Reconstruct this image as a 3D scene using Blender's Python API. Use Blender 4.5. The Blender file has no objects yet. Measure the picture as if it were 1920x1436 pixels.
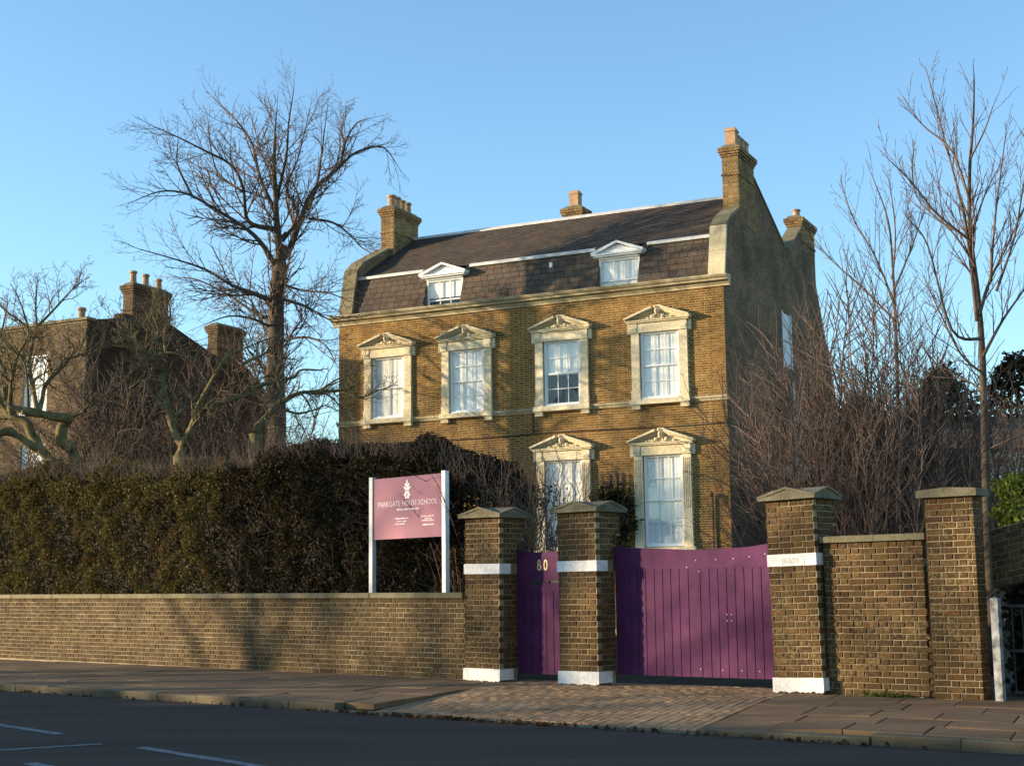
import bpy, math, random
import numpy as np
from mathutils import Vector, Matrix, Quaternion
R_ = math.radians
scene = bpy.context.scene
COL = scene.collection
rng = random.Random(7)
nrng = np.random.default_rng(11)

# ------------------------------------------------------------------ camera, light, exposure
CAM = Vector((0, 0, 1.3))
PITCH = math.atan(392 / 2750)
ROLL = -0.0125
cd = bpy.data.cameras.new('camera')
cd.sensor_width = 36
cd.lens = 2750 / 1920 * 36
cd.clip_end = 3000
cam = bpy.data.objects.new('camera', cd)
COL.objects.link(cam)
MC = Matrix.Rotation(math.pi / 2 + PITCH, 4, 'X') @ Matrix.Rotation(ROLL, 4, 'Z')
cam.matrix_world = Matrix.Translation(CAM) @ MC
scene.camera = cam

SUN_AZ, SUN_EL = 270.0, 10.0
STREET_TREES = [(-23, 45.0, 1.7, 1.0), (-43, 23.2, 5.0, 1.1), (-48, 25.0, 2.2, 1.0), (-33, 26.5, 1.0, 1.0), (-38, 17.6, 2.0, .9), (-38, 45.2, 3.0, 1.15), (-31, 49.5, 4.0, 1.1)]
wd = bpy.data.worlds.new('World')
scene.world = wd
wd.use_nodes = True
nt = wd.node_tree
sky = nt.nodes.new('ShaderNodeTexSky')
sky.sky_type = 'NISHITA'
sky.sun_disc = False
sky.sun_elevation = R_(SUN_EL)
sky.sun_rotation = R_(SUN_AZ)
sky.air_density = 1.0
sky.dust_density = 0.3
sky.ozone_density = 1.6
bg = nt.nodes['Background']
tint = nt.nodes.new('ShaderNodeMix')
tint.data_type = 'RGBA'
tint.blend_type = 'MULTIPLY'
tint.inputs[0].default_value = 1.0
tint.inputs[7].default_value = (0.86, 1.06, 1.20, 1)
nt.links.new(sky.outputs[0], tint.inputs[6])
nt.links.new(tint.outputs[2], bg.inputs[0])
bg.inputs[1].default_value = 0.15
sl = bpy.data.lights.new('sun', 'SUN')
sl.energy = 5.0
sl.color = (1.0, 0.80, 0.535)
sl.angle = R_(0.8)
sun = bpy.data.objects.new('sun', sl)
COL.objects.link(sun)
az, el = R_(SUN_AZ), R_(SUN_EL)
to_sun = Vector((math.sin(az) * math.cos(el), math.cos(az) * math.cos(el), math.sin(el)))
sun.rotation_euler = to_sun.to_track_quat('Z', 'Y').to_euler()
sun.location = to_sun * 60
vs = scene.view_settings
vs.view_transform = 'Standard'
vs.look = 'None'
vs.exposure = 1.0
vs.gamma = 1.0
vs.use_curve_mapping = False


def ray(px, py):
    return (MC.to_3x3() @ Vector(((px - 960) / 2750, -(py - 718) / 2750, -1.0)))


def at(px, py, Y):
    """world point seen at photo pixel, at distance Y (used once, to lay out limbs)"""
    d = ray(px, py)
    return CAM + d * (Y / d.y)


# ------------------------------------------------------------------ materials
def mat(name):
    m = bpy.data.materials.new(name)
    m.use_nodes = True
    n = m.node_tree.nodes
    return m, m.node_tree, n['Principled BSDF']


def N(t, kind, **kw):
    nd = t.nodes.new(kind)
    for k, v in kw.items():
        setattr(nd, k, v)
    return nd


def math_n(t, op, a, b=None, clamp=False):
    nd = N(t, 'ShaderNodeMath', operation=op, use_clamp=clamp)
    for i, v in enumerate((a, b)):
        if v is None:
            continue
        if isinstance(v, (int, float)):
            nd.inputs[i].default_value = v
        else:
            t.links.new(v, nd.inputs[i])
    return nd.outputs[0]


def mixc(t, fac, a, b, blend='MIX'):
    nd = N(t, 'ShaderNodeMix', data_type='RGBA', blend_type=blend)
    for i, v in ((0, fac), (6, a), (7, b)):
        if isinstance(v, (int, float)):
            nd.inputs[i].default_value = v
        elif isinstance(v, tuple):
            nd.inputs[i].default_value = (*v, 1)
        else:
            t.links.new(v, nd.inputs[i])
    return nd.outputs[2]


def noise(t, scale, detail=4, rough=0.6, vec=None, dist=0.0):
    nd = N(t, 'ShaderNodeTexNoise')
    nd.inputs['Scale'].default_value = scale
    nd.inputs['Detail'].default_value = detail
    nd.inputs['Roughness'].default_value = rough
    nd.inputs['Distortion'].default_value = dist
    if vec is None:
        g = N(t, 'ShaderNodeNewGeometry')
        vec = g.outputs['Position']
    t.links.new(vec, nd.inputs['Vector'])
    return nd.outputs['Fac']


def ramp(t, fac, stops, interp='LINEAR'):
    nd = N(t, 'ShaderNodeValToRGB')
    cr = nd.color_ramp
    cr.interpolation = interp
    while len(cr.elements) < len(stops):
        cr.elements.new(0.5)
    for e, (p, c) in zip(cr.elements, stops):
        e.position = p
        e.color = (*c, 1) if len(c) == 3 else c
    t.links.new(fac, nd.inputs[0])
    return nd.outputs[0]


def rnd_each(t):
    g = N(t, 'ShaderNodeNewGeometry')
    o = N(t, 'ShaderNodeObjectInfo')
    return math_n(t, 'FRACT', math_n(t, 'ADD', g.outputs['Random Per Island'], math_n(t, 'MULTIPLY', o.outputs['Random'], 7.13)))


def scaled_pos(t, s):
    g = N(t, 'ShaderNodeNewGeometry')
    m = N(t, 'ShaderNodeVectorMath', operation='MULTIPLY')
    t.links.new(g.outputs['Position'], m.inputs[0])
    m.inputs[1].default_value = s
    return m.outputs[0]


def bump(t, bsdf, h, strength=0.4, dist=0.01):
    b = N(t, 'ShaderNodeBump')
    b.inputs['Strength'].default_value = strength
    b.inputs['Distance'].default_value = dist
    t.links.new(h, b.inputs['Height'])
    t.links.new(b.outputs[0], bsdf.inputs['Normal'])


def piece_mat(name, stops, stain=(0.55, 0.5, 0.42), stain_amt=0.5, stain_scale=0.8, fine=70, rough=0.92, bstr=0.5, streak=False, smear=None):
    m, t, b = mat(name)
    c = ramp(t, rnd_each(t), stops)
    f = noise(t, fine, 5, 0.7)
    c = mixc(t, 0.55, c, ramp(t, f, [(0.25, (0.35, 0.33, 0.3)), (0.75, (1.5, 1.5, 1.5))]), 'MULTIPLY')
    sv = scaled_pos(t, (1, 1, 0.35)) if streak else None
    s = noise(t, stain_scale, 6, 0.65, vec=sv, dist=0.4)
    s = ramp(t, s, [(0.42, (0, 0, 0)), (0.68, (1, 1, 1))])
    c = mixc(t, math_n(t, 'MULTIPLY', s, stain_amt), c, mixc(t, 1.0, c, stain, 'MULTIPLY'))
    if smear:
        f1 = ramp(t, noise(t, 26, 5, 0.75), [(0.48, (0, 0, 0)), (0.66, (1, 1, 1))])
        f2 = ramp(t, noise(t, 1.9, 4, 0.6), [(0.40, (0.12, 0.12, 0.12)), (0.66, (1, 1, 1))])
        c = mixc(t, math_n(t, 'MULTIPLY', math_n(t, 'MULTIPLY', f1, f2), smear[1]), c, smear[0])
    t.links.new(c, b.inputs['Base Color'])
    b.inputs['Roughness'].default_value = rough
    b.inputs['Specular IOR Level'].default_value = 0.2
    bump(t, b, noise(t, fine * 2.2, 4, 0.7), bstr, 0.006)
    return m


def plain(name, col, rough=0.6, var=0.25, scale=6, spec=0.4, metal=0.0, bstr=0.15, fine=60):
    m, t, b = mat(name)
    f = noise(t, scale, 6, 0.65)
    lo = tuple(x * (1 - var) for x in col)
    hi = tuple(min(1, x * (1 + var)) for x in col)
    t.links.new(ramp(t, f, [(0.3, lo), (0.7, hi)]), b.inputs['Base Color'])
    b.inputs['Roughness'].default_value = rough
    b.inputs['Metallic'].default_value = metal
    b.inputs['Specular IOR Level'].default_value = spec
    if bstr:
        bump(t, b, noise(t, fine, 4, 0.6), bstr, 0.004)
    return m


M = {}
M['house_brick'] = piece_mat('house_brick', [(0, (0.263, 0.126, 0.029)), (0.22, (0.206, 0.092, 0.021)), (0.42, (0.287, 0.144, 0.036)), (0.6, (0.156, 0.066, 0.021)), (0.78, (0.241, 0.111, 0.031)), (0.9, (0.115, 0.052, 0.018)), (1, (0.297, 0.154, 0.045))], stain=(0.33, 0.33, 0.34), stain_amt=0.9, stain_scale=0.6, smear=((0.55, 0.36, 0.125), 0.6))
M['house_mortar'] = plain('house_mortar', (0.52, 0.375, 0.165), 0.95, 0.3, 1.5)
M['wall_brick'] = piece_mat('wall_brick', [(0, (0.096, 0.063, 0.029)), (0.25, (0.070, 0.044, 0.022)), (0.45, (0.111, 0.073, 0.031)), (0.65, (0.056, 0.035, 0.019)), (0.85, (0.086, 0.050, 0.023)), (1, (0.123, 0.076, 0.033))], stain=(0.5, 0.55, 0.4), stain_amt=0.6, stain_scale=1.3, smear=((0.27, 0.21, 0.105), 0.6))
M['wall_mortar'] = plain('wall_mortar', (0.255, 0.20, 0.115), 0.95, 0.5, 2)
M['pier_brick'] = piece_mat('pier_brick', [(0, (0.107, 0.060, 0.022)), (0.2, (0.072, 0.041, 0.017)), (0.4, (0.120, 0.068, 0.024)), (0.6, (0.054, 0.029, 0.014)), (0.8, (0.089, 0.049, 0.019)), (0.93, (0.110, 0.051, 0.019)), (1, (0.135, 0.082, 0.029))], stain=(0.5, 0.5, 0.38), stain_amt=0.6, stain_scale=1.1, smear=((0.34, 0.245, 0.115), 0.7))
M['dark_brick'] = piece_mat('dark_brick', [(0, (0.24, 0.16, 0.08)), (0.35, (0.17, 0.11, 0.06)), (0.7, (0.28, 0.18, 0.085)), (1, (0.13, 0.08, 0.05))], stain=(0.5, 0.5, 0.5), stain_amt=0.7, stain_scale=0.4)
M['render_dark'] = plain('old_render', (0.16, 0.108, 0.062), 0.95, 0.4, 0.9, 0.1, bstr=0.6, fine=25)
M['stone'] = piece_mat('carved_stone', [(0, (0.720, 0.609, 0.400)), (1, (0.792, 0.678, 0.460))], stain=(0.65, 0.58, 0.48), stain_amt=0.45, stain_scale=2.2, fine=12, rough=0.8, bstr=0.25)
M['cornice'] = piece_mat('cornice_stone', [(0, (0.549, 0.454, 0.280)), (1, (0.634, 0.529, 0.340))], stain=(0.4, 0.38, 0.33), stain_amt=0.85, stain_scale=1.6, fine=25, bstr=0.4, streak=True)
M['coping'] = piece_mat('coping_stone', [(0, (0.197, 0.168, 0.101)), (0.5, (0.246, 0.208, 0.133)), (1, (0.164, 0.144, 0.086))], stain=(0.5, 0.55, 0.4), stain_amt=0.7, stain_scale=2.5, fine=35, bstr=0.5)
M['cap'] = piece_mat('cap_stone', [(0, (0.161, 0.136, 0.090)), (1, (0.198, 0.174, 0.114))], stain=(0.45, 0.47, 0.38), stain_amt=0.8, stain_scale=3, fine=30, bstr=0.4)
M['white'] = plain('white_paint', (0.80, 0.79, 0.76), 0.45, 0.05, 5, 0.5, bstr=0.05)
M['band'] = piece_mat('whitewashed_stone', [(0, (0.83, 0.81, 0.78)), (1, (0.86, 0.84, 0.80))], stain=(0.6, 0.56, 0.48), stain_amt=0.5, stain_scale=9, fine=40, bstr=0.3)
M['slate'] = piece_mat('roof_slate', [(0, (0.125, 0.085, 0.058)), (0.25, (0.09, 0.07, 0.055)), (0.45, (0.145, 0.098, 0.063)), (0.65, (0.095, 0.08, 0.07)), (0.85, (0.12, 0.085, 0.06)), (1, (0.082, 0.062, 0.05))], stain=(0.55, 0.55, 0.55), stain_amt=0.6, stain_scale=0.9, fine=20, rough=0.8)
M['lead'] = plain('roof_flashing', (0.62, 0.60, 0.56), 0.6, 0.25, 3, 0.4)
M['lead_dark'] = plain('lead_sheet', (0.12, 0.13, 0.14), 0.6, 0.3, 3, 0.4)
M['pot'] = plain('terracotta_pot', (0.40, 0.245, 0.135), 0.85, 0.3, 4)
M['roof_side'] = plain('dormer_cheek', (0.08, 0.075, 0.07), 0.8, 0.3, 3)
M['purple'] = plain('purple_paint', (0.086, 0.021, 0.068), 0.65, 0.3, 3.5, 0.12, bstr=0.08, fine=30)
M['bolt'] = plain('steel_bolt', (0.75, 0.7, 0.65), 0.35, 0.1, 9, 0.5, bstr=0)
M['gold'] = plain('gilt_numeral', (0.62, 0.45, 0.20), 0.4, 0.1, 8, 0.5, bstr=0)
M['metal'] = plain('grey_metal', (0.35, 0.34, 0.32), 0.45, 0.2, 8, 0.5)
M['iron'] = plain('black_iron', (0.03, 0.028, 0.026), 0.6, 0.3, 8, 0.4)
M['sign'] = plain('sign_face', (0.36, 0.165, 0.205), 0.65, 0.05, 1.2, 0.12, bstr=0)
M['print'] = plain('white_print', (0.80, 0.74, 0.71), 0.5, 0.02, 5, 0.4, bstr=0)
M['galv'] = plain('galvanised_post', (0.52, 0.53, 0.52), 0.5, 0.12, 8, 0.4)
M['blind'] = plain('window_blind', (0.90, 0.86, 0.79), 0.8, 0.04, 1.5, 0.2, bstr=0)
M['room'] = plain('dark_room', (0.05, 0.05, 0.05), 0.9, 0.2, 1)
M['bark'] = plain('dark_bark', (0.095, 0.073, 0.052), 0.95, 0.4, 5, 0.1, bstr=0.8, fine=18)
M['twig'] = plain('dark_twigs', (0.14, 0.098, 0.074), 0.9, 0.3, 1.5, 0.1, bstr=0)
M['mossbark'] = plain('mossy_bark', (0.15, 0.118, 0.055), 0.95, 0.55, 5, 0.1, bstr=0.8, fine=20)
M['mosstwig'] = plain('mossy_twigs', (0.15, 0.115, 0.07), 0.9, 0.3, 2, 0.1, bstr=0)
M['redtwig'] = plain('russet_twigs', (0.145, 0.100, 0.078), 0.85, 0.4, 1.2, 0.2, bstr=0)
M['timber'] = plain('peeling_post', (0.27, 0.27, 0.26), 0.8, 0.75, 9, 0.2)
M['wood_dark'] = plain('weathered_lath', (0.09, 0.06, 0.04), 0.85, 0.3, 6)
M['roof_brown'] = plain('brown_roof', (0.10, 0.06, 0.04), 0.9, 0.3, 2)
M['dirt'] = plain('garden_soil', (0.07, 0.055, 0.035), 0.95, 0.4, 1.2, 0.1, bstr=0.6, fine=12)


def leaf_mat(name, stops, rough=0.4):
    m, t, b = mat(name)
    c = ramp(t, rnd_each(t), stops)
    c = mixc(t, 0.7, c, ramp(t, noise(t, 1.4, 4, 0.6), [(0.3, (0.55, 0.5, 0.45)), (0.7, (1.4, 1.35, 1.2))]), 'MULTIPLY')
    t.links.new(c, b.inputs['Base Color'])
    b.inputs['Roughness'].default_value = max(rough, 0.6)
    b.inputs['Specular IOR Level'].default_value = 0.12
    tl = N(t, 'ShaderNodeBsdfTranslucent')
    t.links.new(c, tl.inputs[0])
    mx = N(t, 'ShaderNodeMixShader')
    mx.inputs[0].default_value = 0.35
    t.links.new(b.outputs[0], mx.inputs[1])
    t.links.new(tl.outputs[0], mx.inputs[2])
    t.links.new(mx.outputs[0], t.nodes['Material Output'].inputs[0])
    return m


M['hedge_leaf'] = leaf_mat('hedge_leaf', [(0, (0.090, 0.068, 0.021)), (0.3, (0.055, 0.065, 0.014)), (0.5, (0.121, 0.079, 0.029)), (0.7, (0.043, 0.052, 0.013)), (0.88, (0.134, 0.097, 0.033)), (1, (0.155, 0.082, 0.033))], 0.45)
M['hedge_leaf_shaded'] = leaf_mat('hedge_leaf_shaded', [(0, (0.031, 0.024, 0.011)), (0.35, (0.019, 0.020, 0.006)), (0.6, (0.043, 0.026, 0.013)), (0.8, (0.018, 0.020, 0.006)), (1, (0.053, 0.031, 0.017))], 0.4)  # hedge by the sign: its shade is put into a darker leaf colour
M['green_leaf'] = leaf_mat('green_leaf', [(0, (0.10, 0.13, 0.02)), (0.5, (0.06, 0.10, 0.018)), (1, (0.15, 0.17, 0.035))], 0.45)
M['dark_leaf'] = leaf_mat('dark_leaf', [(0, (0.035, 0.035, 0.015)), (0.5, (0.05, 0.042, 0.022)), (1, (0.025, 0.03, 0.012))], 0.6)
M['conifer'] = leaf_mat('conifer_needle', [(0, (0.03, 0.032, 0.014)), (0.5, (0.05, 0.042, 0.02)), (1, (0.022, 0.026, 0.012))], 0.7)


def asphalt():
    m, t, b = mat('asphalt')
    f = noise(t, 38, 6, 0.85)
    mp = N(t, 'ShaderNodeMapping')
    mp.inputs['Rotation'].default_value = (0, 0, R_(40.5))
    mp.inputs['Scale'].default_value = (.12, 1.5, 1)
    t.links.new(N(t, 'ShaderNodeNewGeometry').outputs['Position'], mp.inputs['Vector'])
    l = noise(t, 1.0, 5, 0.6, vec=mp.outputs[0])
    c = ramp(t, f, [(0.3, (0.032, 0.0205, 0.015)), (0.72, (0.150, 0.097, 0.072))])
    c = mixc(t, 0.8, c, ramp(t, l, [(0.3, (0.65, 0.65, 0.66)), (0.7, (1.35, 1.3, 1.25))]), 'MULTIPLY')
    t.links.new(c, b.inputs['Base Color'])
    b.inputs['Roughness'].default_value = 0.85
    b.inputs['Specular IOR Level'].default_value = 0.08
    bump(t, b, noise(t, 140, 3, 0.7), 0.6, 0.006)
    return m




def coursed(name, c1, c2, mortar, stain):
    m, t, b = mat(name)
    tc = N(t, 'ShaderNodeTexCoord')
    sx = N(t, 'ShaderNodeSeparateXYZ')
    t.links.new(tc.outputs['Object'], sx.inputs[0])
    cx = N(t, 'ShaderNodeCombineXYZ')
    t.links.new(sx.outputs['Y'], cx.inputs['X'])
    t.links.new(sx.outputs['Z'], cx.inputs['Y'])
    br = N(t, 'ShaderNodeTexBrick')
    t.links.new(cx.outputs[0], br.inputs['Vector'])
    br.inputs['Scale'].default_value = 1
    br.inputs['Brick Width'].default_value = .225
    br.inputs['Row Height'].default_value = .075
    br.inputs['Mortar Size'].default_value = .006
    br.inputs['Bias'].default_value = -.1
    br.inputs['Color1'].default_value = (*c1, 1)
    br.inputs['Color2'].default_value = (*c2, 1)
    br.inputs['Mortar'].default_value = (*mortar, 1)
    c = mixc(t, 0.7, br.outputs['Color'], ramp(t, noise(t, 14, 5, .7), [(.3, (.5, .5, .5)), (.7, (1.4, 1.4, 1.4))]), 'MULTIPLY')
    c = mixc(t, 0.85, c, ramp(t, noise(t, .7, 6, .65), [(.35, stain), (.65, (1.15, 1.1, 1.05))]), 'MULTIPLY')
    t.links.new(c, b.inputs['Base Color'])
    b.inputs['Roughness'].default_value = .95
    b.inputs['Specular IOR Level'].default_value = .1
    bump(t, b, br.outputs['Fac'], -.5, .006)
    return m


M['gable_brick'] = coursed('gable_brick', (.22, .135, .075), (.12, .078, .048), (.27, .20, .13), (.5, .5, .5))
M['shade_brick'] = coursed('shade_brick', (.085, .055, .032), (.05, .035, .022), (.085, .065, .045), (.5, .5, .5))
M['chimney_brick'] = piece_mat('chimney_brick', [(0, (0.34, 0.22, 0.095)), (0.3, (0.25, 0.155, 0.07)), (0.6, (0.38, 0.25, 0.11)), (1, (0.20, 0.12, 0.06))], stain=(0.4, 0.4, 0.4), stain_amt=0.8, stain_scale=1.2)
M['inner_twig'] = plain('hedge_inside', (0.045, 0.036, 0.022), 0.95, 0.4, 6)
M['asphalt'] = asphalt()
M['slab'] = piece_mat('paving_slab', [(0, (0.168, 0.109, 0.060)), (0.4, (0.203, 0.129, 0.069)), (0.7, (0.144, 0.093, 0.054)), (1, (0.229, 0.144, 0.075))], stain=(0.55, 0.52, 0.48), stain_amt=0.7, stain_scale=1.1, fine=40, bstr=0.5)
M['slab_bed'] = plain('paving_joint', (0.05, 0.045, 0.035), 0.95, 0.4, 4)
M['paver'] = piece_mat('brick_paver', [(0, (0.302, 0.188, 0.105)), (0.4, (0.367, 0.234, 0.125)), (0.7, (0.263, 0.166, 0.091)), (1, (0.408, 0.268, 0.144))], stain=(0.45, 0.43, 0.4), stain_amt=0.8, stain_scale=0.9, fine=50, bstr=0.25)
M['kerb'] = piece_mat('granite_kerb', [(0, (0.151, 0.120, 0.075)), (0.5, (0.185, 0.147, 0.090)), (1, (0.134, 0.109, 0.070))], stain=(0.5, 0.5, 0.5), stain_amt=0.6, stain_scale=2, fine=60, bstr=0.6)
M['paint'] = plain('road_paint', (0.18, 0.175, 0.165), 0.8, 0.6, 14, 0.3)
M['ground'] = plain('ground', (0.09, 0.085, 0.05), 0.95, 0.3, 0.3, 0.1)


def glass_mat():
    m = bpy.data.materials.new('window_glass')
    m.use_nodes = True
    t = m.node_tree
    t.nodes.clear()
    out = N(t, 'ShaderNodeOutputMaterial')
    tr = N(t, 'ShaderNodeBsdfTransparent')
    tr.inputs[0].default_value = (0.97, 0.98, 0.98, 1)
    gl = N(t, 'ShaderNodeBsdfGlossy')
    gl.inputs['Roughness'].default_value = 0.015
    gl.inputs[0].default_value = (1, 0.99, 0.97, 1)
    fr = N(t, 'ShaderNodeFresnel')
    gm = N(t, 'ShaderNodeNewGeometry')
    # the same index of refraction from either side of the pane
    t.links.new(math_n(t, 'ADD', math_n(t, 'MULTIPLY', gm.outputs['Backfacing'], 1 / 1.5 - 1.5), 1.5), fr.inputs[0])
    bp = N(t, 'ShaderNodeBump')
    bp.inputs['Strength'].default_value = 0.06
    bp.inputs['Distance'].default_value = 0.02
    t.links.new(noise(t, 1.6, 2, 0.5), bp.inputs['Height'])
    t.links.new(bp.outputs[0], gl.inputs['Normal'])
    mx = N(t, 'ShaderNodeMixShader')
    t.links.new(math_n(t, 'MULTIPLY', fr.outputs[0], 1.5, True), mx.inputs[0])
    t.links.new(tr.outputs[0], mx.inputs[1])
    t.links.new(gl.outputs[0], mx.inputs[2])
    t.links.new(mx.outputs[0], out.inputs[0])
    return m


M['glass'] = glass_mat()


# ------------------------------------------------------------------ object helpers
def link(name, mesh, parent=None, m=None, loc=None, rot=None, scale=None, smooth=False):
    o = bpy.data.objects.new(name, mesh)
    COL.objects.link(o)
    if m is not None and mesh is not None and not mesh.materials:
        mesh.materials.append(m)
    if parent is not None:
        o.parent = parent
    if loc is not None:
        o.location = loc
    if rot is not None:
        o.rotation_euler = rot
    if scale is not None:
        o.scale = scale
    return o


def tag(o, label=None, cat=None, group=None, kind=None):
    if label:
        o['label'] = label
    if cat:
        o['category'] = cat
    if group:
        o['group'] = group
    if kind:
        o['kind'] = kind
    return o


def thing(name, label, cat, loc=(0, 0, 0), rz=0.0, group=None):
    o = bpy.data.objects.new(name, None)
    o.empty_display_size = 0.3
    COL.objects.link(o)
    o.location = loc
    o.rotation_euler = (0, 0, rz)
    return tag(o, label, cat, group)


class MB:
    def __init__(s):
        s.v = []
        s.f = []

    def add(s, vs_, fs):
        n = len(s.v)
        s.v.extend(vs_)
        s.f.extend([tuple(i + n for i in f) for f in fs])
        return s

    def box(s, x0, x1, y0, y1, z0, z1):
        return s.add([(x0, y0, z0), (x1, y0, z0), (x1, y1, z0), (x0, y1, z0), (x0, y0, z1), (x1, y0, z1), (x1, y1, z1), (x0, y1, z1)],
                     [(0, 3, 2, 1), (4, 5, 6, 7), (0, 1, 5, 4), (1, 2, 6, 5), (2, 3, 7, 6), (3, 0, 4, 7)])

    def brick(s, x0, x1, z0, z1, yf, yb, c=0.006, open_back=True):
        vs_ = [(x0 + c, yf, z0 + c), (x1 - c, yf, z0 + c), (x1 - c, yf, z1 - c), (x0 + c, yf, z1 - c),
               (x0, yf + c, z0), (x1, yf + c, z0), (x1, yf + c, z1), (x0, yf + c, z1),
               (x0, yb, z0), (x1, yb, z0), (x1, yb, z1), (x0, yb, z1)]
        fs = [(0, 1, 2, 3)]
        for i in range(4):
            j = (i + 1) % 4
            fs.append((4 + i, 4 + j, j, i))
            fs.append((8 + i, 8 + j, 4 + j, 4 + i))
        if not open_back:
            fs.append((11, 10, 9, 8))
        return s.add(vs_, fs)

    def sidebrick(s, y0, y1, z0, z1, xf, xb, c=0.006):
        """brick whose face looks along x (xf the face, xb the back)"""
        sg = 1 if xf > xb else -1
        vs_ = [(xf, y0 + c, z0 + c), (xf, y1 - c, z0 + c), (xf, y1 - c, z1 - c), (xf, y0 + c, z1 - c),
               (xf - sg * c, y0, z0), (xf - sg * c, y1, z0), (xf - sg * c, y1, z1), (xf - sg * c, y0, z1),
               (xb, y0, z0), (xb, y1, z0), (xb, y1, z1), (xb, y0, z1)]
        fs = [(0, 1, 2, 3)]
        for i in range(4):
            j = (i + 1) % 4
            fs.append((4 + i, 4 + j, j, i))
            fs.append((8 + i, 8 + j, 4 + j, 4 + i))
        if sg < 0:
            fs = [tuple(reversed(f)) for f in fs]
        return s.add(vs_, fs)

    def prism(s, poly, axis, a0, a1):
        """poly in the two other axes (x: (y,z); y: (x,z); z: (x,y)), extruded from a0 to a1"""
        n = len(poly)

        def P(p, a):
            return (a, p[0], p[1]) if axis == 'x' else ((p[0], a, p[1]) if axis == 'y' else (p[0], p[1], a))
        vs_ = [P(p, a0) for p in poly] + [P(p, a1) for p in poly]
        fs = [tuple(range(n)), tuple(range(2 * n - 1, n - 1, -1))]
        for i in range(n):
            j = (i + 1) % n
            fs.append((i, i + n, j + n, j))
        return s.add(vs_, fs)

    def tube(s, pts, rad, n=8, cap=True):
        pts = [Vector(p) for p in pts]
        base = len(s.v)
        prev = None
        for i, p in enumerate(pts):
            d = (pts[min(i + 1, len(pts) - 1)] - pts[max(i - 1, 0)]).normalized()
            if prev is None:
                a = d.orthogonal().normalized()
            else:
                a = (prev - d * prev.dot(d))
                a = a.normalized() if a.length > 1e-6 else d.orthogonal().normalized()
            prev = a
            b = d.cross(a)
            r = rad[i] if hasattr(rad, '__len__') else rad
            for k in range(n):
                t = 2 * math.pi * k / n
                s.v.append(tuple(p + (a * math.cos(t) + b * math.sin(t)) * r))
        for i in range(len(pts) - 1):
            for k in range(n):
                l = (k + 1) % n
                s.f.append((base + i * n + k, base + i * n + l, base + (i + 1) * n + l, base + (i + 1) * n + k))
        if cap:
            s.f.append(tuple(base + k for k in reversed(range(n))))
            e = base + (len(pts) - 1) * n
            s.f.append(tuple(e + k for k in range(n)))
        return s

    def lathe(s, prof, c=(0, 0), n=12):
        base = len(s.v)
        for r, z in prof:
            for k in range(n):
                t = 2 * math.pi * k / n
                s.v.append((c[0] + r * math.cos(t), c[1] + r * math.sin(t), z))
        for i in range(len(prof) - 1):
            for k in range(n):
                l = (k + 1) % n
                s.f.append((base + i * n + k, base + i * n + l, base + (i + 1) * n + l, base + (i + 1) * n + k))
        s.f.append(tuple(base + k for k in reversed(range(n))))
        e = base + (len(prof) - 1) * n
        s.f.append(tuple(e + k for k in range(n)))
        return s

    def mesh(s, name='mesh', smooth=False, fix=False):
        me = bpy.data.meshes.new(name)
        me.from_pydata(s.v, [], s.f)
        if fix:
            import bmesh
            bm = bmesh.new()
            bm.from_mesh(me)
            bmesh.ops.recalc_face_normals(bm, faces=bm.faces)
            bm.to_mesh(me)
            bm.free()
        if smooth:
            me.polygons.foreach_set('use_smooth', [True] * len(me.polygons))
        return me

    def build(s, name, m, parent=None, loc=None, rot=None, smooth=False, fix=False):
        return link(name, s.mesh(name, smooth, fix), parent, m, loc, rot)


def np_mesh(name, verts, faces):
    """fast mesh: verts (n,3), faces (m,k) all the same size"""
    me = bpy.data.meshes.new(name)
    nf, k = faces.shape
    me.vertices.add(len(verts))
    me.vertices.foreach_set('co', np.ascontiguousarray(verts, dtype=np.float32).ravel())
    me.loops.add(nf * k)
    me.loops.foreach_set('vertex_index', np.ascontiguousarray(faces, dtype=np.int32).ravel())
    me.polygons.add(nf)
    me.polygons.foreach_set('loop_start', np.arange(0, nf * k, k, dtype=np.int32))
    me.update(calc_edges=True)
    return me


# ------------------------------------------------------------------ brickwork
PITCH_W = 0.075


def flemish(u0, u1, w0, nrows, ch=PITCH_W, holes=(), S=0.215, Hd=0.1025, J=0.010, start=0, jit=0.004, r=rng):
    """rows of stretchers and headers between u0 and u1; holes (ua, ub, wa, wb) are left open"""
    P = S + Hd + 2 * J
    for k in range(nrows):
        za = w0 + k * ch + J * 0.5
        zb = w0 + (k + 1) * ch - J * 0.5
        zm = (za + zb) / 2
        segs = [(u0, u1)]
        for (ha, hb, wa, wb) in holes:
            if wa < zm < wb:
                ns = []
                for a, b in segs:
                    if hb <= a or ha >= b:
                        ns.append((a, b))
                    else:
                        if ha - a > 0.03:
                            ns.append((a, ha))
                        if b - hb > 0.03:
                            ns.append((hb, b))
                segs = ns
        off = u0 - (P if (k + start) % 2 == 0 else P * 1.5)
        x = off
        i = 0
        while x < u1:
            L = S if i % 2 == 0 else Hd
            i += 1
            for a, b in segs:
                p, q = max(x, a), min(x + L, b)
                if q - p > 0.03:
                    j = r.uniform(-jit, jit)
                    yield (p + r.uniform(0, jit), q - r.uniform(0, jit), za + j * 0.4, zb + j * 0.4, r.uniform(-0.004, 0.003))
            x += L + J


UNIT = {}


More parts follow.
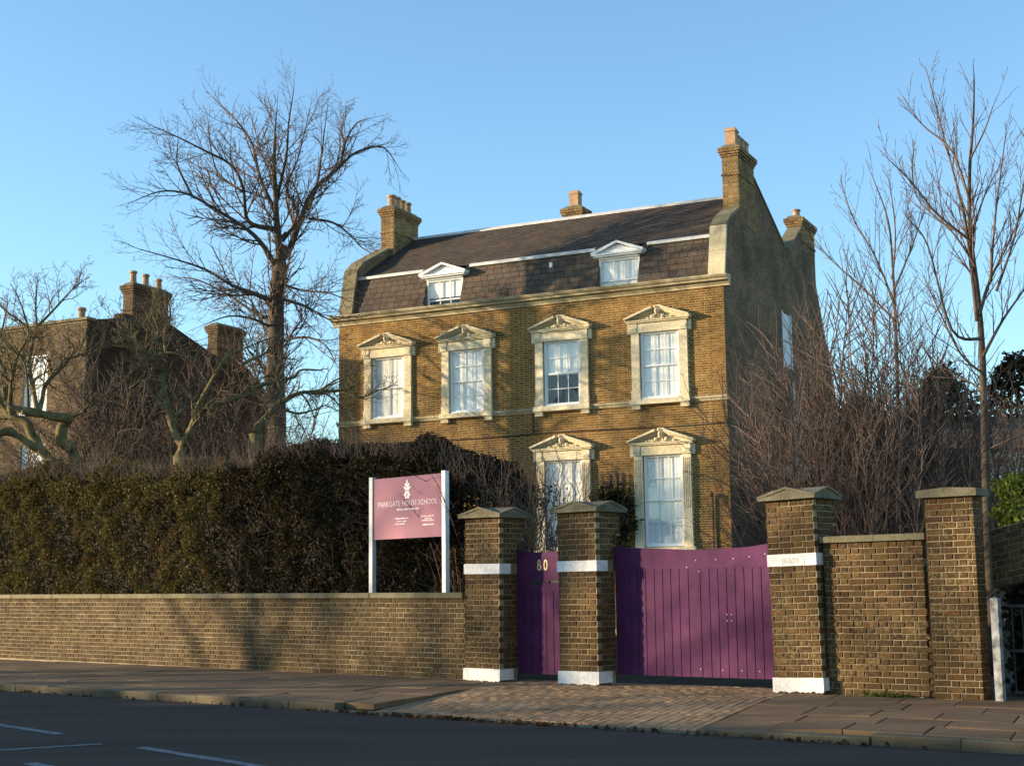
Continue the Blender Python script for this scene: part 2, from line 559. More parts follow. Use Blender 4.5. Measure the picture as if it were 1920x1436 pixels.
def unit_brick(kind, m, depth=0.1):
    key = (kind, m.name, round(depth, 3))
    if key not in UNIT:
        c = 0.007
        w = {'stretcher': 0.215, 'header': 0.1025}[kind]
        b = MB().brick(-w / 2, w / 2, -0.0325, 0.0325, 0, depth, c, False)
        # a slightly chipped face
        rr = random.Random(len(UNIT))
        b.v = [(x + rr.uniform(-.0015, .0015), y + (rr.uniform(-.002, .002) if i < 4 else 0), z + rr.uniform(-.0015, .0015)) for i, (x, y, z) in enumerate(b.v)]
        me = b.mesh('brick')
        me.materials.append(m)
        UNIT[key] = (me, w)
    return UNIT[key]


def place_brick(parent, rect, m, yf=0.0, depth=0.1, name='brick'):
    p, q, za, zb, dv = rect
    kind = 'stretcher' if q - p > 0.15 else 'header'
    me, w = unit_brick(kind, m, depth)
    o = bpy.data.objects.new(name, me)
    COL.objects.link(o)
    o.parent = parent
    o.location = ((p + q) / 2, yf + dv, (za + zb) / 2)
    o.scale = ((q - p) / w, 1, (zb - za) / 0.065)
    o.rotation_euler = (rng.uniform(-.01, .01), 0, rng.uniform(-.006, .006))
    return o


# ------------------------------------------------------------------ trees
class Twigs:
    """collects straight tapered twig pieces, 3-sided, built in one go"""

    def __init__(s):
        s.a = []
        s.b = []
        s.r = []

    def seg(s, p, q, r0, r1):
        s.a.append((p[0], p[1], p[2]))
        s.b.append((q[0], q[1], q[2]))
        s.r.append((r0, r1))

    def mesh(s, name):
        A = np.array(s.a)
        B = np.array(s.b)
        Rr = np.array(s.r)
        D = B - A
        L = np.linalg.norm(D, axis=1, keepdims=True)
        D = D / np.maximum(L, 1e-9)
        ref = np.where(np.abs(D[:, 2:3]) < 0.9, np.array([[0, 0, 1.0]]), np.array([[1.0, 0, 0]]))
        X = np.cross(D, ref)
        X /= np.linalg.norm(X, axis=1, keepdims=True)
        Y = np.cross(D, X)
        n = len(A)
        V = np.empty((n, 6, 3))
        for k in range(3):
            t = 2 * math.pi * k / 3
            dirv = X * math.cos(t) + Y * math.sin(t)
            V[:, k] = A + dirv * Rr[:, 0:1]
            V[:, 3 + k] = B + dirv * Rr[:, 1:2]
        base = (np.arange(n) * 6)[:, None]
        F = np.concatenate([base + np.array([[k, (k + 1) % 3, 3 + (k + 1) % 3, 3 + k]]) for k in range(3)])
        return np_mesh(name, V.reshape(-1, 3), F)


def rand_unit(r):
    while True:
        v = Vector((r.uniform(-1, 1), r.uniform(-1, 1), r.uniform(-1, 1)))
        if 0.05 < v.length < 1:
            return v.normalized()


def sprout(tw, r, p, d, length, rad, level, prm):
    """a wandering twig with side twigs"""
    nseg = max(2, int(length / prm['step'] + 0.5))
    st = length / nseg
    cur = Vector(p)
    d = Vector(d).normalized()
    for i in range(nseg):
        f0, f1 = 1 - i / nseg, 1 - (i + 1) / nseg
        d = (d + rand_unit(r) * (prm.get('wander0', prm['wander']) if level == 0 else prm['wander']) + Vector((0, 0, prm['up'][min(level, len(prm['up']) - 1)]))).normalized()
        nx = cur + d * st
        tw.seg(cur, nx, max(prm['rmin'], rad * (0.35 + 0.65 * f0)), max(prm['rmin'] * 0.8, rad * (0.35 + 0.65 * f1)))
        cur = nx
        if level < prm['levels'] and i >= prm.get('bare', 0):
            nb = prm['density'][min(level, len(prm['density']) - 1)]
            k = int(nb) + (1 if r.random() < nb - int(nb) else 0)
            for _ in range(k):
                side = rand_unit(r)
                side = (side - d * side.dot(d)).normalized()
                ang = r.uniform(*prm['angle'])
                nd = d * math.cos(ang) + side * math.sin(ang)
                sprout(tw, r, cur, nd, length * r.uniform(*prm['ratio']) * (0.45 + 0.55 * f1), rad * 0.55, level + 1, prm)


def smooth_path(pts, sub=4):
    out = []
    P = [pts[0]] + list(pts) + [pts[-1]]
    for i in range(1, len(P) - 2):
        p0, p1, p2, p3 = P[i - 1], P[i], P[i + 1], P[i + 2]
        for k in range(sub):
            t = k / sub
            out.append(0.5 * ((2 * p1) + (p2 - p0) * t + (2 * p0 - 5 * p1 + 4 * p2 - p3) * t * t + (3 * p1 - p0 - 3 * p2 + p3) * t ** 3))
    out.append(pts[-1])
    return out


def limb(parent, name, pts, r0, r1, m, tw=None, prm=None, r=rng, n=7, from_i=0.15, spawn=1.0, length=(0.8, 2.0), gnarl=0.0, upbias=0.3, taper=0.75, ang=(0.5, 1.15), tip=0.6):
    path = smooth_path([Vector(p) for p in pts], 5)
    cnt = len(path)
    rad = [r0 + (r1 - r0) * (i / (cnt - 1)) ** 0.8 for i in range(cnt)]
    if gnarl:
        kn = [(rand_unit(r) * gnarl, r.uniform(1 - gnarl * .7, 1 + gnarl)) for _ in range(cnt // 3 + 3)]
        for i in range(cnt):
            a_, f_ = kn[i // 3], (i % 3) / 3
            b_ = kn[i // 3 + 1]
            path[i] = path[i] + (a_[0] * (1 - f_) + b_[0] * f_) * rad[i]
            rad[i] *= a_[1] * (1 - f_) + b_[1] * f_
    MB().tube(path, rad, n).build(name, m, parent, smooth=True)
    if tw is not None:
        total = sum((path[i + 1] - path[i]).length for i in range(cnt - 1))
        for i in range(1, cnt):
            f = i / (cnt - 1)
            if f < from_i:
                continue
            seg = (path[i] - path[i - 1])
            nb = spawn * seg.length
            k = int(nb) + (1 if r.random() < nb - int(nb) else 0)
            d = seg.normalized()
            for _ in range(k):
                side = rand_unit(r)
                side = (side - d * side.dot(d)).normalized()
                an = r.uniform(*ang)
                nd = d * math.cos(an) + side * math.sin(an) + Vector((0, 0, upbias))
                sprout(tw, r, path[i], nd, r.uniform(*length) * (1.2 - taper * f), min(rad[i] * 0.5, 0.035), 0, prm)
        sprout(tw, r, path[-1], path[-1] - path[-2], length[0] * tip, rad[-1], 0, prm)


def leaf_cloud(name, C, U, size, m, parent=None, flat=0.0):
    """quads of leaf size at points C with random orientation"""
    n = len(C)
    a = nrng.normal(size=(n, 3))
    a /= np.linalg.norm(a, axis=1, keepdims=True)
    b = nrng.normal(size=(n, 3))
    b -= a * (a * b).sum(1, keepdims=True)
    b /= np.linalg.norm(b, axis=1, keepdims=True)
    s = (size * nrng.uniform(0.6, 1.35, n))[:, None]
    w = s * 0.42
    V = np.stack([C - a * s * 0.5, C + b * w, C + a * s * 0.5, C - b * w], 1).reshape(-1, 3)
    F = (np.arange(n) * 4)[:, None] + np.array([[0, 1, 2, 3]])
    return link(name, np_mesh(name, V, F), parent, m)


# ------------------------------------------------------------------ frames
S_O, S_A = Vector((-.79, 22.45, 0)), R_(-40.5)      # the street line: x along the piers, y into the garden
L_O, L_A = Vector((-.79, 22.75, 0)), R_(-44.2)      # the boundary wall under the hedge
H_O, H_A = Vector((6.5075, 44, 0)), R_(-26.3)       # the house, origin at its near front corner
SU = Vector((math.cos(S_A), math.sin(S_A), 0))
SV = Vector((-math.sin(S_A), math.cos(S_A), 0))


def spt(u, v, z=0.0):
    return S_O + SU * u + SV * v + Vector((0, 0, z))


# ------------------------------------------------------------------ ground, road, pavements
def sheet(name, pts, m, kind='structure', z=None):
    me = bpy.data.meshes.new(name)
    me.from_pydata([tuple(p) for p in pts], [], [tuple(range(len(pts)))])
    return tag(link(name, me, None, m), kind=kind)


sheet('ground', [(-900, -900, -.30), (900, -900, -.30), (900, 900, -.30), (-900, 900, -.30)], M['ground'])
ROAD_Z = -0.105
sheet('road', [spt(-150, -14.4, ROAD_Z), spt(150, -14.4, ROAD_Z), spt(150, -4.0, ROAD_Z), spt(-150, -4.0, ROAD_Z)], M['asphalt'])
sheet('far_pavement', [spt(-150, -19, 0), spt(150, -19, 0), spt(150, -14.4, 0), spt(-150, -14.4, 0)], M['slab'])
MB().box(-150, 150, -14.4, -14.25, -.25, 0.0).build('far_kerb', M['kerb'], None, S_O, (0, 0, S_A))['kind'] = 'structure'
gg = MB().box(-60, 40, 0.45, 60, -.28, -.03)
gg.build('garden_ground', M['dirt'], None, S_O, (0, 0, S_A))['kind'] = 'structure'

SH = -0.32          # the cross joints of the paving run askew to the kerb


def ramp_z(u, v):
    a = u - SH * v
    t = min(1, max(0, (-v - 1.2) / 2.9))
    z = -0.085 * t
    # flank back up to footway level at the far side of the crossing
    if a > 5.5:
        z *= max(0, 1 - (a - 5.5) / 1.6)
    return z


pav = MB()
pav.box(-60, 60, -4.02, 0.75, -.28, -.10)
pavement = pav.build('pavement', M['slab_bed'], None, S_O, (0, 0, S_A))
tag(pavement, kind='structure')


def para(a0, a1, v0, v1, zf, th, g=0.006, tilt=0.0, c=0.004, gv=None):
    gv = g if gv is None else gv
    """a slab between lattice lines; its top follows zf"""
    cs = [(a0 + g, v0 + gv), (a1 - g, v0 + gv), (a1 - g, v1 - gv), (a0 + g, v1 - gv)]
    top = []
    bot = []
    dz = rng.uniform(-.003, .003)
    for i, (a, v) in enumerate(cs):
        u = a + SH * v
        z = zf(u, v) + dz + rng.uniform(-tilt, tilt)
        top.append((u, v, z))
        bot.append((u, v, z - th))
    cx = sum(p[0] for p in top) / 4
    cy = sum(p[1] for p in top) / 4
    inn = [(p[0] + (cx - p[0]) * c * 4, p[1] + (cy - p[1]) * c * 4, p[2]) for p in top]
    out = [(p[0], p[1], p[2] - c) for p in top]
    b = MB()
    b.add(inn + out + bot, [(0, 1, 2, 3)] + [f for i in range(4) for f in ((4 + i, 4 + (i + 1) % 4, (i + 1) % 4, i), (8 + i, 8 + (i + 1) % 4, 4 + (i + 1) % 4, 4 + i))])
    return b


flat0 = lambda u, v: 0.0
rows = [(-0.85, 0.72), (-1.65, -0.85), (-2.5, -1.65), (-3.25, -2.5), (-4.0, -3.25)]
for i, (v0, v1) in enumerate(rows):
    a = -19.2 + (0.37 if i % 2 else 0)
    while a < 0.93:
        w = rng.choice((0.62, 0.76, 0.9))
        b = min(a + w, 0.93)
        if b > 0.6:
            b = 0.93
        para(a, b, v0, v1, flat0, 0.07, 0.007, 0.004).build('paving_slab', M['slab'], pavement)
        a = b
    a = 5.55
    while a < 15:
        w = rng.choice((0.70, 0.8, 0.9))
        para(a, a + w, v0, v1, ramp_z, 0.07, 0.007, 0.004).build('paving_slab', M['slab'], pavement)
        a += w
# driveway crossing of brick pavers, laid in lines along the askew joints
rest = MB()
pv = []
a = 0.95
while a < 5.5:
    v = -4.0 + rng.uniform(0, 0.2) - 0.2
    while v < 0.75:
        v1 = v + 0.205
        pv.append((a, a + 0.112, max(v, -4.0), min(v1, 0.75)))
        v = v1
    a += 0.112
pv = [p for p in pv if p[3] - p[2] > 0.04]
pv.sort(key=lambda p: p[2])
for i, (a0, a1, v0, v1) in enumerate(pv):
    q = para(a0, a1, v0, v1, ramp_z, 0.06, 0.007, 0.0012, 0.003, 0.002)
    if i < 300:
        q.build('paver', M['paver'], pavement)
    else:
        rest.add(q.v, q.f)
rest.build('pavers', M['paver'], pavement)['kind'] = 'stuff'

kerb_bed = MB().box(-60, 60, -4.15, -4.03, -.28, -.13).build('kerb', M['slab_bed'], None, S_O, (0, 0, S_A))
tag(kerb_bed, kind='structure')
u = -19.0
while u < 16:
    w = rng.choice((0.85, 0.9, 0.95))
    mid = u + w / 2
    if 2.0 < mid < 7.2:
        zt = -0.085
    elif 7.2 <= mid < 8.4:
        zt = -0.04
    else:
        zt = 0.0
    zt += rng.uniform(-.008, .004)
    q = MB()
    z0, v0, v1 = -.22, -4.17, -4.015
    c = 0.018
    q.prism([(v0, z0), (v0, zt - c), (v0 + c * 0.4, zt - c * 0.3), (v0 + c, zt), (v1, zt), (v1, z0)], 'x', u + 0.005, u + w - 0.005)
    q.build('kerb_stone', M['kerb'], kerb_bed, fix=True, rot=(0, 0, rng.uniform(-.002, .002)))
    u += w


def road_line(name, pts, w, label):
    b = MB()
    P = [Vector((x, y, 0)) for x, y in pts]
    d = (P[1] - P[0]).normalized()
    s = Vector((-d.y, d.x, 0)) * w / 2
    z = ROAD_Z + 0.004
    vs_ = [P[0] - s, P[1] - s, P[1] + s, P[0] + s]
    n = 10
    vv = []
    for i in range(n + 1):
        t = i / n
        q = P[0].lerp(P[1], t)
        vv.append((*(q - s * rng.uniform(.85, 1.1))[:2], z))
        vv.append((*(q + s * rng.uniform(.85, 1.1))[:2], z))
    b.add(vv, [(2 * i, 2 * i + 2, 2 * i + 3, 2 * i + 1) for i in range(n)])
    o = b.build(name, M['paint'])
    return tag(o, kind='structure')


road_line('road_marking', [(-7.4, 18.75), (-4.75, 15.62)], 0.13, '')
road_line('road_marking', [(-6.6, 13.1), (-4.02, 14.55)], 0.13, '')
road_line('road_marking', [(-3.55, 14.17), (-1.75, 12.05)], 0.13, '')
road_line('road_marking', [(-4.2, 12.95), (-3.1, 11.7)], 0.13, '')

# fallen leaves and litter along the gutter
n = 420
lc = []
for i in range(n):
    u = rng.choice((rng.uniform(2.2, 5.2), rng.uniform(1.2, 9), rng.uniform(-12, 12)))
    v = -4.22 - abs(rng.gauss(0, 0.06))
    lc.append(spt(u, v, ROAD_Z + rng.uniform(0.006, 0.03)))
lm = leaf_mat('fallen_leaf', [(0, (0.12, 0.06, 0.03)), (0.6, (0.07, 0.04, 0.02)), (0.93, (0.16, 0.09, 0.04)), (1, (0.45, 0.33, 0.2))], 0.8)
o = leaf_cloud('fallen_leaves', np.array([tuple(p) for p in lc]), None, 0.06, lm)
tag(o, 'brown fallen leaves gathered in the gutter by the dropped kerb', 'leaves', kind='stuff')

# ------------------------------------------------------------------ builders shared by the houses
def wall_panels(parent, name, u0, u1, z0, z1, holes, v0, v1, m):
    """a wall with openings, as blocks butted round them"""
    b = MB()
    us = sorted({u0, u1, *[h[0] for h in holes], *[h[1] for h in holes]})
    zs = sorted({z0, z1, *[h[2] for h in holes], *[h[3] for h in holes]})
    us = [x for x in us if u0 <= x <= u1]
    zs = [x for x in zs if z0 <= x <= z1]
    for a, c in zip(us, us[1:]):
        run = None
        for d, e in zip(zs, zs[1:]):
            um, zm = (a + c) / 2, (d + e) / 2
            if any(h[0] < um < h[1] and h[2] < zm < h[3] for h in holes):
                if run:
                    b.box(a, c, v0, v1, *run)
                    run = None
            else:
                run = (run[0], e) if run else (d, e)
        if run:
            b.box(a, c, v0, v1, *run)
    return b.build(name, m, parent)


def brick_faces(b, u0, u1, v0, v1, z0, n, ch=PITCH_W, sides=('f', 'r', 'l', 'b'), c=0.005, depth=0.05, r=rng):
    """adds the brick skins of an upright block to b (front -v, right +u, left -u, back +v)"""
    for k_, rect in enumerate(flemish(u0, u1, z0, n, ch, r=r)) if 'f' in sides else ():
        p, q, za, zb, dv = rect
        b.brick(p, q, za, zb, v0 + dv, v0 + depth, c)
    for sd, xf, sg in (('r', u1, 1), ('l', u0, -1)):
        if sd in sides:
            for p, q, za, zb, dv in flemish(v0 + 0.11, v1, z0, n, ch, start=1, r=r):
                b.sidebrick(p, q, za, zb, xf - sg * dv, xf - sg * depth, c)
    if 'b' in sides:
        for p, q, za, zb, dv in flemish(-u1, -u0, z0, n, ch, r=r):
            t = MB().brick(p, q, za, zb, -v1 + dv, -v1 + depth, c)
            b.add([(-x, -y, z) for x, y, z in t.v], t.f)


def pot(b_parent, c, z0, h, r, m=None):
    MB().lathe([(r * 1.0, z0), (r * 1.05, z0 + 0.05), (r * 0.86, z0 + h * 0.25), (r * 0.8, z0 + h * 0.8), (r * 1.05, z0 + h * 0.84), (r * 1.05, z0 + h * 0.95), (r * 0.85, z0 + h), (r * 0.6, z0 + h - 0.02)], c, 12).build('chimney_pot', m or M['pot'], b_parent, smooth=False)


def square_pot(b_parent, c, z0, h, r):
    b = MB()
    x, y = c
    b.box(x - r, x + r, y - r, y + r, z0, z0 + h * 0.8)
    b.box(x - r * 1.15, x + r * 1.15, y - r * 1.15, y + r * 1.15, z0 + h * 0.8 + .002, z0 + h * 0.9)
    b.box(x - r * 0.95, x + r * 0.95, y - r * 0.95, y + r * 0.95, z0 + h * 0.9 + .002, z0 + h)
    b.build('chimney_pot', M['pot'], b_parent)


def chimney(parent, u0, u1, v0, v1, z0, ztop, brick_m, mortar_m, pots, ptype):
    """stack with a neck band and an oversailing head, pots along v"""
    core = MB()
    core.box(u0 + .012, u1 - .012, v0 + .012, v1 - .012, z0, ztop)
    ch = core.build('chimney', mortar_m, parent)
    b = MB()
    n = int((ztop - z0) / PITCH_W)
    brick_faces(b, u0, u1, v0, v1, ztop - n * PITCH_W, n)
    for k, (e, zz) in enumerate(((0.03, ztop), (0.065, ztop + .08), (0.10, ztop + .16), (0.10, ztop + .24))):
        brick_faces(b, u0 - e, u1 + e, v0 - e, v1 + e, zz + .004, 1, 0.078)
        b.box(u0 - e + .01, u1 + e - .01, v0 - e + .01, v1 + e - .01, zz + .006, zz + .079)
    for zz in (ztop - 0.62,):
        brick_faces(b, u0 - .035, u1 + .035, v0 - .035, v1 + .035, zz, 1, 0.07)
    o = b.build('brickwork', brick_m, ch)
    o['kind'] = 'stuff'
    cap = MB()
    zc = ztop + .32
    e = 0.05
    cap.add([(u0 - e, v0 - e, zc), (u1 + e, v0 - e, zc), (u1 + e, v1 + e, zc), (u0 - e, v1 + e, zc),
             (u0 + .08, v0 + .08, zc + .12), (u1 - .08, v0 + .08, zc + .12), (u1 - .08, v1 - .08, zc + .12), (u0 + .08, v1 - .08, zc + .12)],
            [(0, 1, 5, 4), (1, 2, 6, 5), (2, 3, 7, 6), (3, 0, 4, 7), (4, 5, 6, 7)])
    cap.build('flaunching', M['cap'], ch)
    for (v, h, rr) in pots:
        (square_pot if ptype == 'sq' else pot)(ch, ((u0 + u1) / 2, v), zc + .06, h, rr)
    return ch


def sash_window(house, name, uc, z0, z1, hw, v, cols, rows_, blind=1.0, glass_v=0.025, sill=True, reveal=None, bar=0.011, meet=None):
    """box sash: frame, glazing bars, one pane per light, a blind behind; v is the face of the frame"""
    b = MB()
    f = 0.055
    b.box(uc - hw, uc - hw + f, v, v + .09, z0, z1)
    b.box(uc + hw - f, uc + hw, v, v + .09, z0, z1)
    b.box(uc - hw + f, uc + hw - f, v, v + .09, z1 - f, z1)
    b.box(uc - hw + f, uc + hw - f, v, v + .10, z0, z0 + .10)
    b.box(uc - hw + .02, uc + hw - .02, v - .06, v - .002, z0, z0 + .05)
    zm = meet if meet else (z0 + z1) / 2
    b.box(uc - hw + f, uc + hw - f, v + .012, v + .06, zm - .022, zm + .022)
    o = b.build(name, M['white'], house)
    lo_u, hi_u = uc - hw + f, uc + hw - f
    for (a, c, dv, rr) in ((z0 + .10, zm - .022, .05, rows_), (zm + .022, z1 - f, .02, rows_)):
        bb = MB()
        st = 0.035
        bb.box(lo_u, lo_u + st, v + dv, v + dv + .03, a, c)
        bb.box(hi_u - st, hi_u, v + dv, v + dv + .03, a, c)
        cw = (hi_u - lo_u - 2 * st) / cols
        for i in range(1, cols):
            x = lo_u + st + i * cw
            bb.box(x - bar, x + bar, v + dv, v + dv + .03, a, c)
        hh = (c - a) / rr
        for j in range(1, rr):
            z = a + j * hh
            for i in range(cols):
                x0 = lo_u + st + i * cw + bar
                bb.box(x0, x0 + cw - 2 * bar, v + dv + .002, v + dv + .028, z - bar, z + bar)
        bb.build('sash', M['white'], o)
        for j in range(rr):
            for i in range(cols):
                x0, x1 = lo_u + st + i * cw, lo_u + st + (i + 1) * cw
                za, zb = a + j * hh, a + (j + 1) * hh
                t = rng.uniform(-.0012, .0012)
                vv = v + dv + .014
                me = bpy.data.meshes.new('pane')
                me.from_pydata([(x0, vv + t, za), (x1, vv - t, za), (x1, vv - t * .5, zb), (x0, vv + t * .5, zb)], [], [(0, 1, 2, 3)])
                link('pane', me, o, M['glass'])
    if blind > 0:
        zb0 = z1 - (z1 - z0) * blind
        bl = MB()
        k = 40
        vs_ = []
        for i in range(k + 1):
            x = uc - hw + .02 + (2 * hw - .04) * i / k
            w = 0.006 * math.sin(i * 1.7) + 0.008 * math.sin(i * 0.6 + uc)
            vs_ += [(x, v + .095 + w, zb0), (x, v + .095 + w, z1 - .01)]
        bl.add(vs_, [(2 * i, 2 * i + 2, 2 * i + 3, 2 * i + 1) for i in range(k)])
        bl.build('blind', M['blind'], o, smooth=True)
    rm = MB()
    rm.add([(uc - hw, v + .10, z0), (uc + hw, v + .10, z0), (uc + hw, v + .10, z1), (uc - hw, v + .10, z1),
            (uc - hw, v + 1.3, z0), (uc + hw, v + 1.3, z0), (uc + hw, v + 1.3, z1), (uc - hw, v + 1.3, z1)],
           [(4, 5, 6, 7), (0, 4, 7, 3), (1, 2, 6, 5), (0, 1, 5, 4), (3, 7, 6, 2)])
    rm.build('recess', M['room'], o)
    return o


def lump(b, c, rx, ry, rz, n=8, m_=5):
    base = len(b.v)
    for i in range(m_ + 1):
        t = math.pi * i / m_
        for k in range(n):
            p = 2 * math.pi * k / n
            b.v.append((c[0] + rx * math.sin(t) * math.cos(p), c[1] + ry * math.sin(t) * math.sin(p), c[2] + rz * math.cos(t)))
    for i in range(m_):
        for k in range(n):
            l = (k + 1) % n
            b.f.append((base + i * n + k, base + (i + 1) * n + k, base + (i + 1) * n + l, base + i * n + l))


def surround(win, uc, z0, z1, hw, fluted):
    """classical stone surround: pilasters, entablature, broken pediment with a carved head"""
    ow = 0.925
    for sg in (-1, 1):
        a, c = sorted((uc + sg * hw, uc + sg * ow))
        b = MB()
        b.box(a, c, -.10, .06, z0 + .32, z1)
        b.box(a - .015, c + .015, -.125, .06, z0, z0 + .28)
        b.box(a - .005, c + .005, -.112, .06, z0 + .282, z0 + .318)
        if fluted:
            zt, zb = z1 - .12, z0 + .32 + (z1 - z0 - .44) * 0.36
            k = 4
            w = (c - a) / (k * 2 + 1)
            for i in range(k + 1):
                x = a + w * (2 * i)
                b.box(x + .002, x + w - .002, -.128, -.1005, zb, zt)
        b.build('pilaster', M['stone'], win)
        # lining of the reveal
        x = uc + sg * hw
        lb = MB()
        lb.box(min(x, x + sg * .03) - (0.0 if sg > 0 else 0), max(x, x + sg * .03), .062, .34, z0, z1)
        lb.build('reveal', M['stone'], win)
    b = MB()
    e0 = z1 + .002
    b.box(uc - .70, uc + .70, -.13, .06, e0, z1 + .30)                       # frieze
    for sg in (-1, 1):
        x0, x1 = sorted((uc + sg * .705, uc + sg * .935))
        b.box(x0, x1, -.15, .06, e0, z1 + .30)
        for i in range(4):
            w = .035
            xx = x0 + .03 + i * (x1 - x0 - .06 - w) / 3
            b.box(xx, xx + w, -.165, -.1505, z1 + .05, z1 + .14)
        x0, x1 = sorted((uc + sg * .94, uc + sg * 1.055))
        b.box(x0, x1, -.08, .06, z1 - .02, z1 + .30)                         # side ears
    b.box(uc - 1.02, uc + 1.02, -.20, .06, z1 + .302, z1 + .345)
    b.box(uc - 1.05, uc + 1.05, -.24, .06, z1 + .347, z1 + .38)
    b.build('entablature', M['stone'], win)
    b = MB()
    zb = z1 + .382
    ap = z1 + .80
    b.prism([(uc - .93, zb), (uc + .93, zb), (uc, ap - .09)], 'y', -.10, .06)        # tympanum
    for sg in (-1, 1):
        gap = .15
        for (t0, t1, pr) in ((0.0, .075, .34), (.077, .12, .27), (.122, .175, .20)):
            # raking mould, from the corner up to the break at the middle
            x0, x1 = 1.07, gap
            sl = (ap - (zb - 0.02)) / 1.07
            za0, za1 = zb + .01, ap - gap * sl
            pts = [(uc + sg * x0, za0 - t1 * 0.6 + .055), (uc + sg * x0, za0 - t0 * 0.6 + .055), (uc + sg * x1, za1 + .04 - t0), (uc + sg * x1, za1 + .04 - t1)]
            b.prism(pts, 'y', -pr, .06)
    b.build('pediment', M['stone'], win, fix=True)
    b = MB()
    b.prism([(uc - .13, zb + .14), (uc + .13, zb + .14), (uc + .10, ap + .02), (uc - .10, ap + .02)], 'y', -.17, .06)
    lump(b, (uc, -.20, zb + .26), .085, .10, .13)
    lump(b, (uc, -.29, zb + .25), .02, .03, .035)
    lump(b, (uc - .03, -.22, zb + .36), .07, .09, .06)
    rr = random.Random(int(uc * 100))
    for i in range(22):
        x = rr.uniform(-.5, .5)
        h = (0.5 - abs(x)) * 0.20
        lump(b, (uc + x, -.12 - rr.uniform(0, .03), zb + .04 + rr.uniform(0, h)), rr.uniform(.025, .06), .05, rr.uniform(.025, .05), 6, 4)
    for sg in (-1, 1):
        lump(b, (uc + sg * .17, -.15, zb + .10), .07, .06, .07)
    b.build('carving', M['stone'], win, smooth=False, fix=True)


# ------------------------------------------------------------------ the house
house = thing('school_house', 'three storey yellow brick house with slate mansard roof and pedimented windows', 'house', H_O, H_A)
W_C = [-2.12, -5.45, -8.90, -11.93]
HWN = 0.66
holes = [(c - HWN, c + HWN, 7.16, 9.26) for c in W_C] + [(c - HWN, c + HWN, 2.60, 5.42) for c in (-2.11, -5.45)]
wall_panels(house, 'front_wall', -13.93, -.002, -.25, 10.52, holes, 0.0, .35, M['house_mortar'])
bh = [(c - .93, c + .93, 7.0, 9.64) for c in W_C] + [(c - .93, c + .93, 2.5, 5.80) for c in (-2.11, -5.45)] + [(-20, 5, 6.96, 7.13)]
allb = list(flemish(-13.93, 0.0, 1.2, 124, holes=bh, J=.014))
allb.sort(key=lambda q: -(q[0] + q[2] * 0.02))
rest = MB()
near = [q for q in allb if q[2] > 2.4 and q[1] - q[0] > 0.15][:300]
ns = set(map(id, near))
for q in allb:
    if id(q) in ns:
        place_brick(house, q, M['house_brick'], -.008, .05)
    else:
        rest.brick(q[0], q[1], q[2], q[3], -.008 + q[4], .03, .005)
o = rest.build('brickwork', M['house_brick'], house)
o['kind'] = 'stuff'

# windows
for i, c in enumerate(W_C):
    w = sash_window(house, 'window', c, 7.16, 9.26, HWN - .03, -.02, 3 if i < 3 else 2, 2 if i < 3 else 1, blind=(0.52 if i == 1 else 1.0))
    surround(w, c, 7.16, 9.26, HWN, False)
    for sg in (-1, 1):
        x0, x1 = sorted((c + sg * .66, c + sg * .95))
        b = MB()
        b.box(x0, x1, -.14, .03, 6.86, 6.90)
        b.prism([(.03, 6.902), (-.12, 6.902), (-.15, 6.98), (-.17, 7.0), (.03, 7.0)], 'x', x0 + .01, x1 - .01)
        b.build('bracket', M['stone'], w, fix=True)
    b = MB()
    b.box(c - .98, c + .98, -.20, .03, 7.002, 7.155)
    b.build('sill', M['stone'], w)
for c in (-2.11, -5.45):
    w = sash_window(house, 'tall_window', c, 2.62, 5.42, HWN - .03, -.02, 3, 2, blind=1.0)
    surround(w, c, 2.60, 5.42, HWN, True)
    b = MB()
    b.box(c - 1.02, c + 1.02, -.2, .06, 2.44, 2.598)
    b.build('sill', M['stone'], w)

# string course between the windows, in lengths of stone
edges = [-13.97] + [e for c in reversed(W_C) for e in (c - .985, c + .985)] + [.04]
for a, c in zip(edges[::2], edges[1::2]):
    b = MB()
    b.prism([(.02, 6.99), (-.05, 6.99), (-.07, 7.04), (-.11, 7.07), (-.13, 7.13), (-.04, 7.15), (.02, 7.15)], 'x', a, c)
    b.build('string_course', M['cornice'], house, fix=True)
# cornice
prof = [(.10, 10.49), (-.05, 10.49), (-.06, 10.55), (-.10, 10.57), (-.12, 10.62), (-.25, 10.65), (-.26, 10.70), (-.31, 10.72), (-.36, 10.78), (-.36, 10.81), (.10, 10.85)]
x = -14.15
while x < .15:
    w = min(rng.choice((1.1, 1.25, 1.4)), .2 - x)
    if .2 - (x + w) < .4:
        w = .2 - x
    b = MB()
    b.prism([(y, z + rng.uniform(-.002, .002)) for y, z in prof], 'x', x + .004, x + w - .004)
    b.build('cornice_stone', M['cornice'], house, fix=True)
    x += w

# mansard
DV = [(-3.57, 0.70), (-9.95, 0.70)]      # dormers: centre, half width


def lower_v(z):
    return .12 + (z - 10.80) * .33


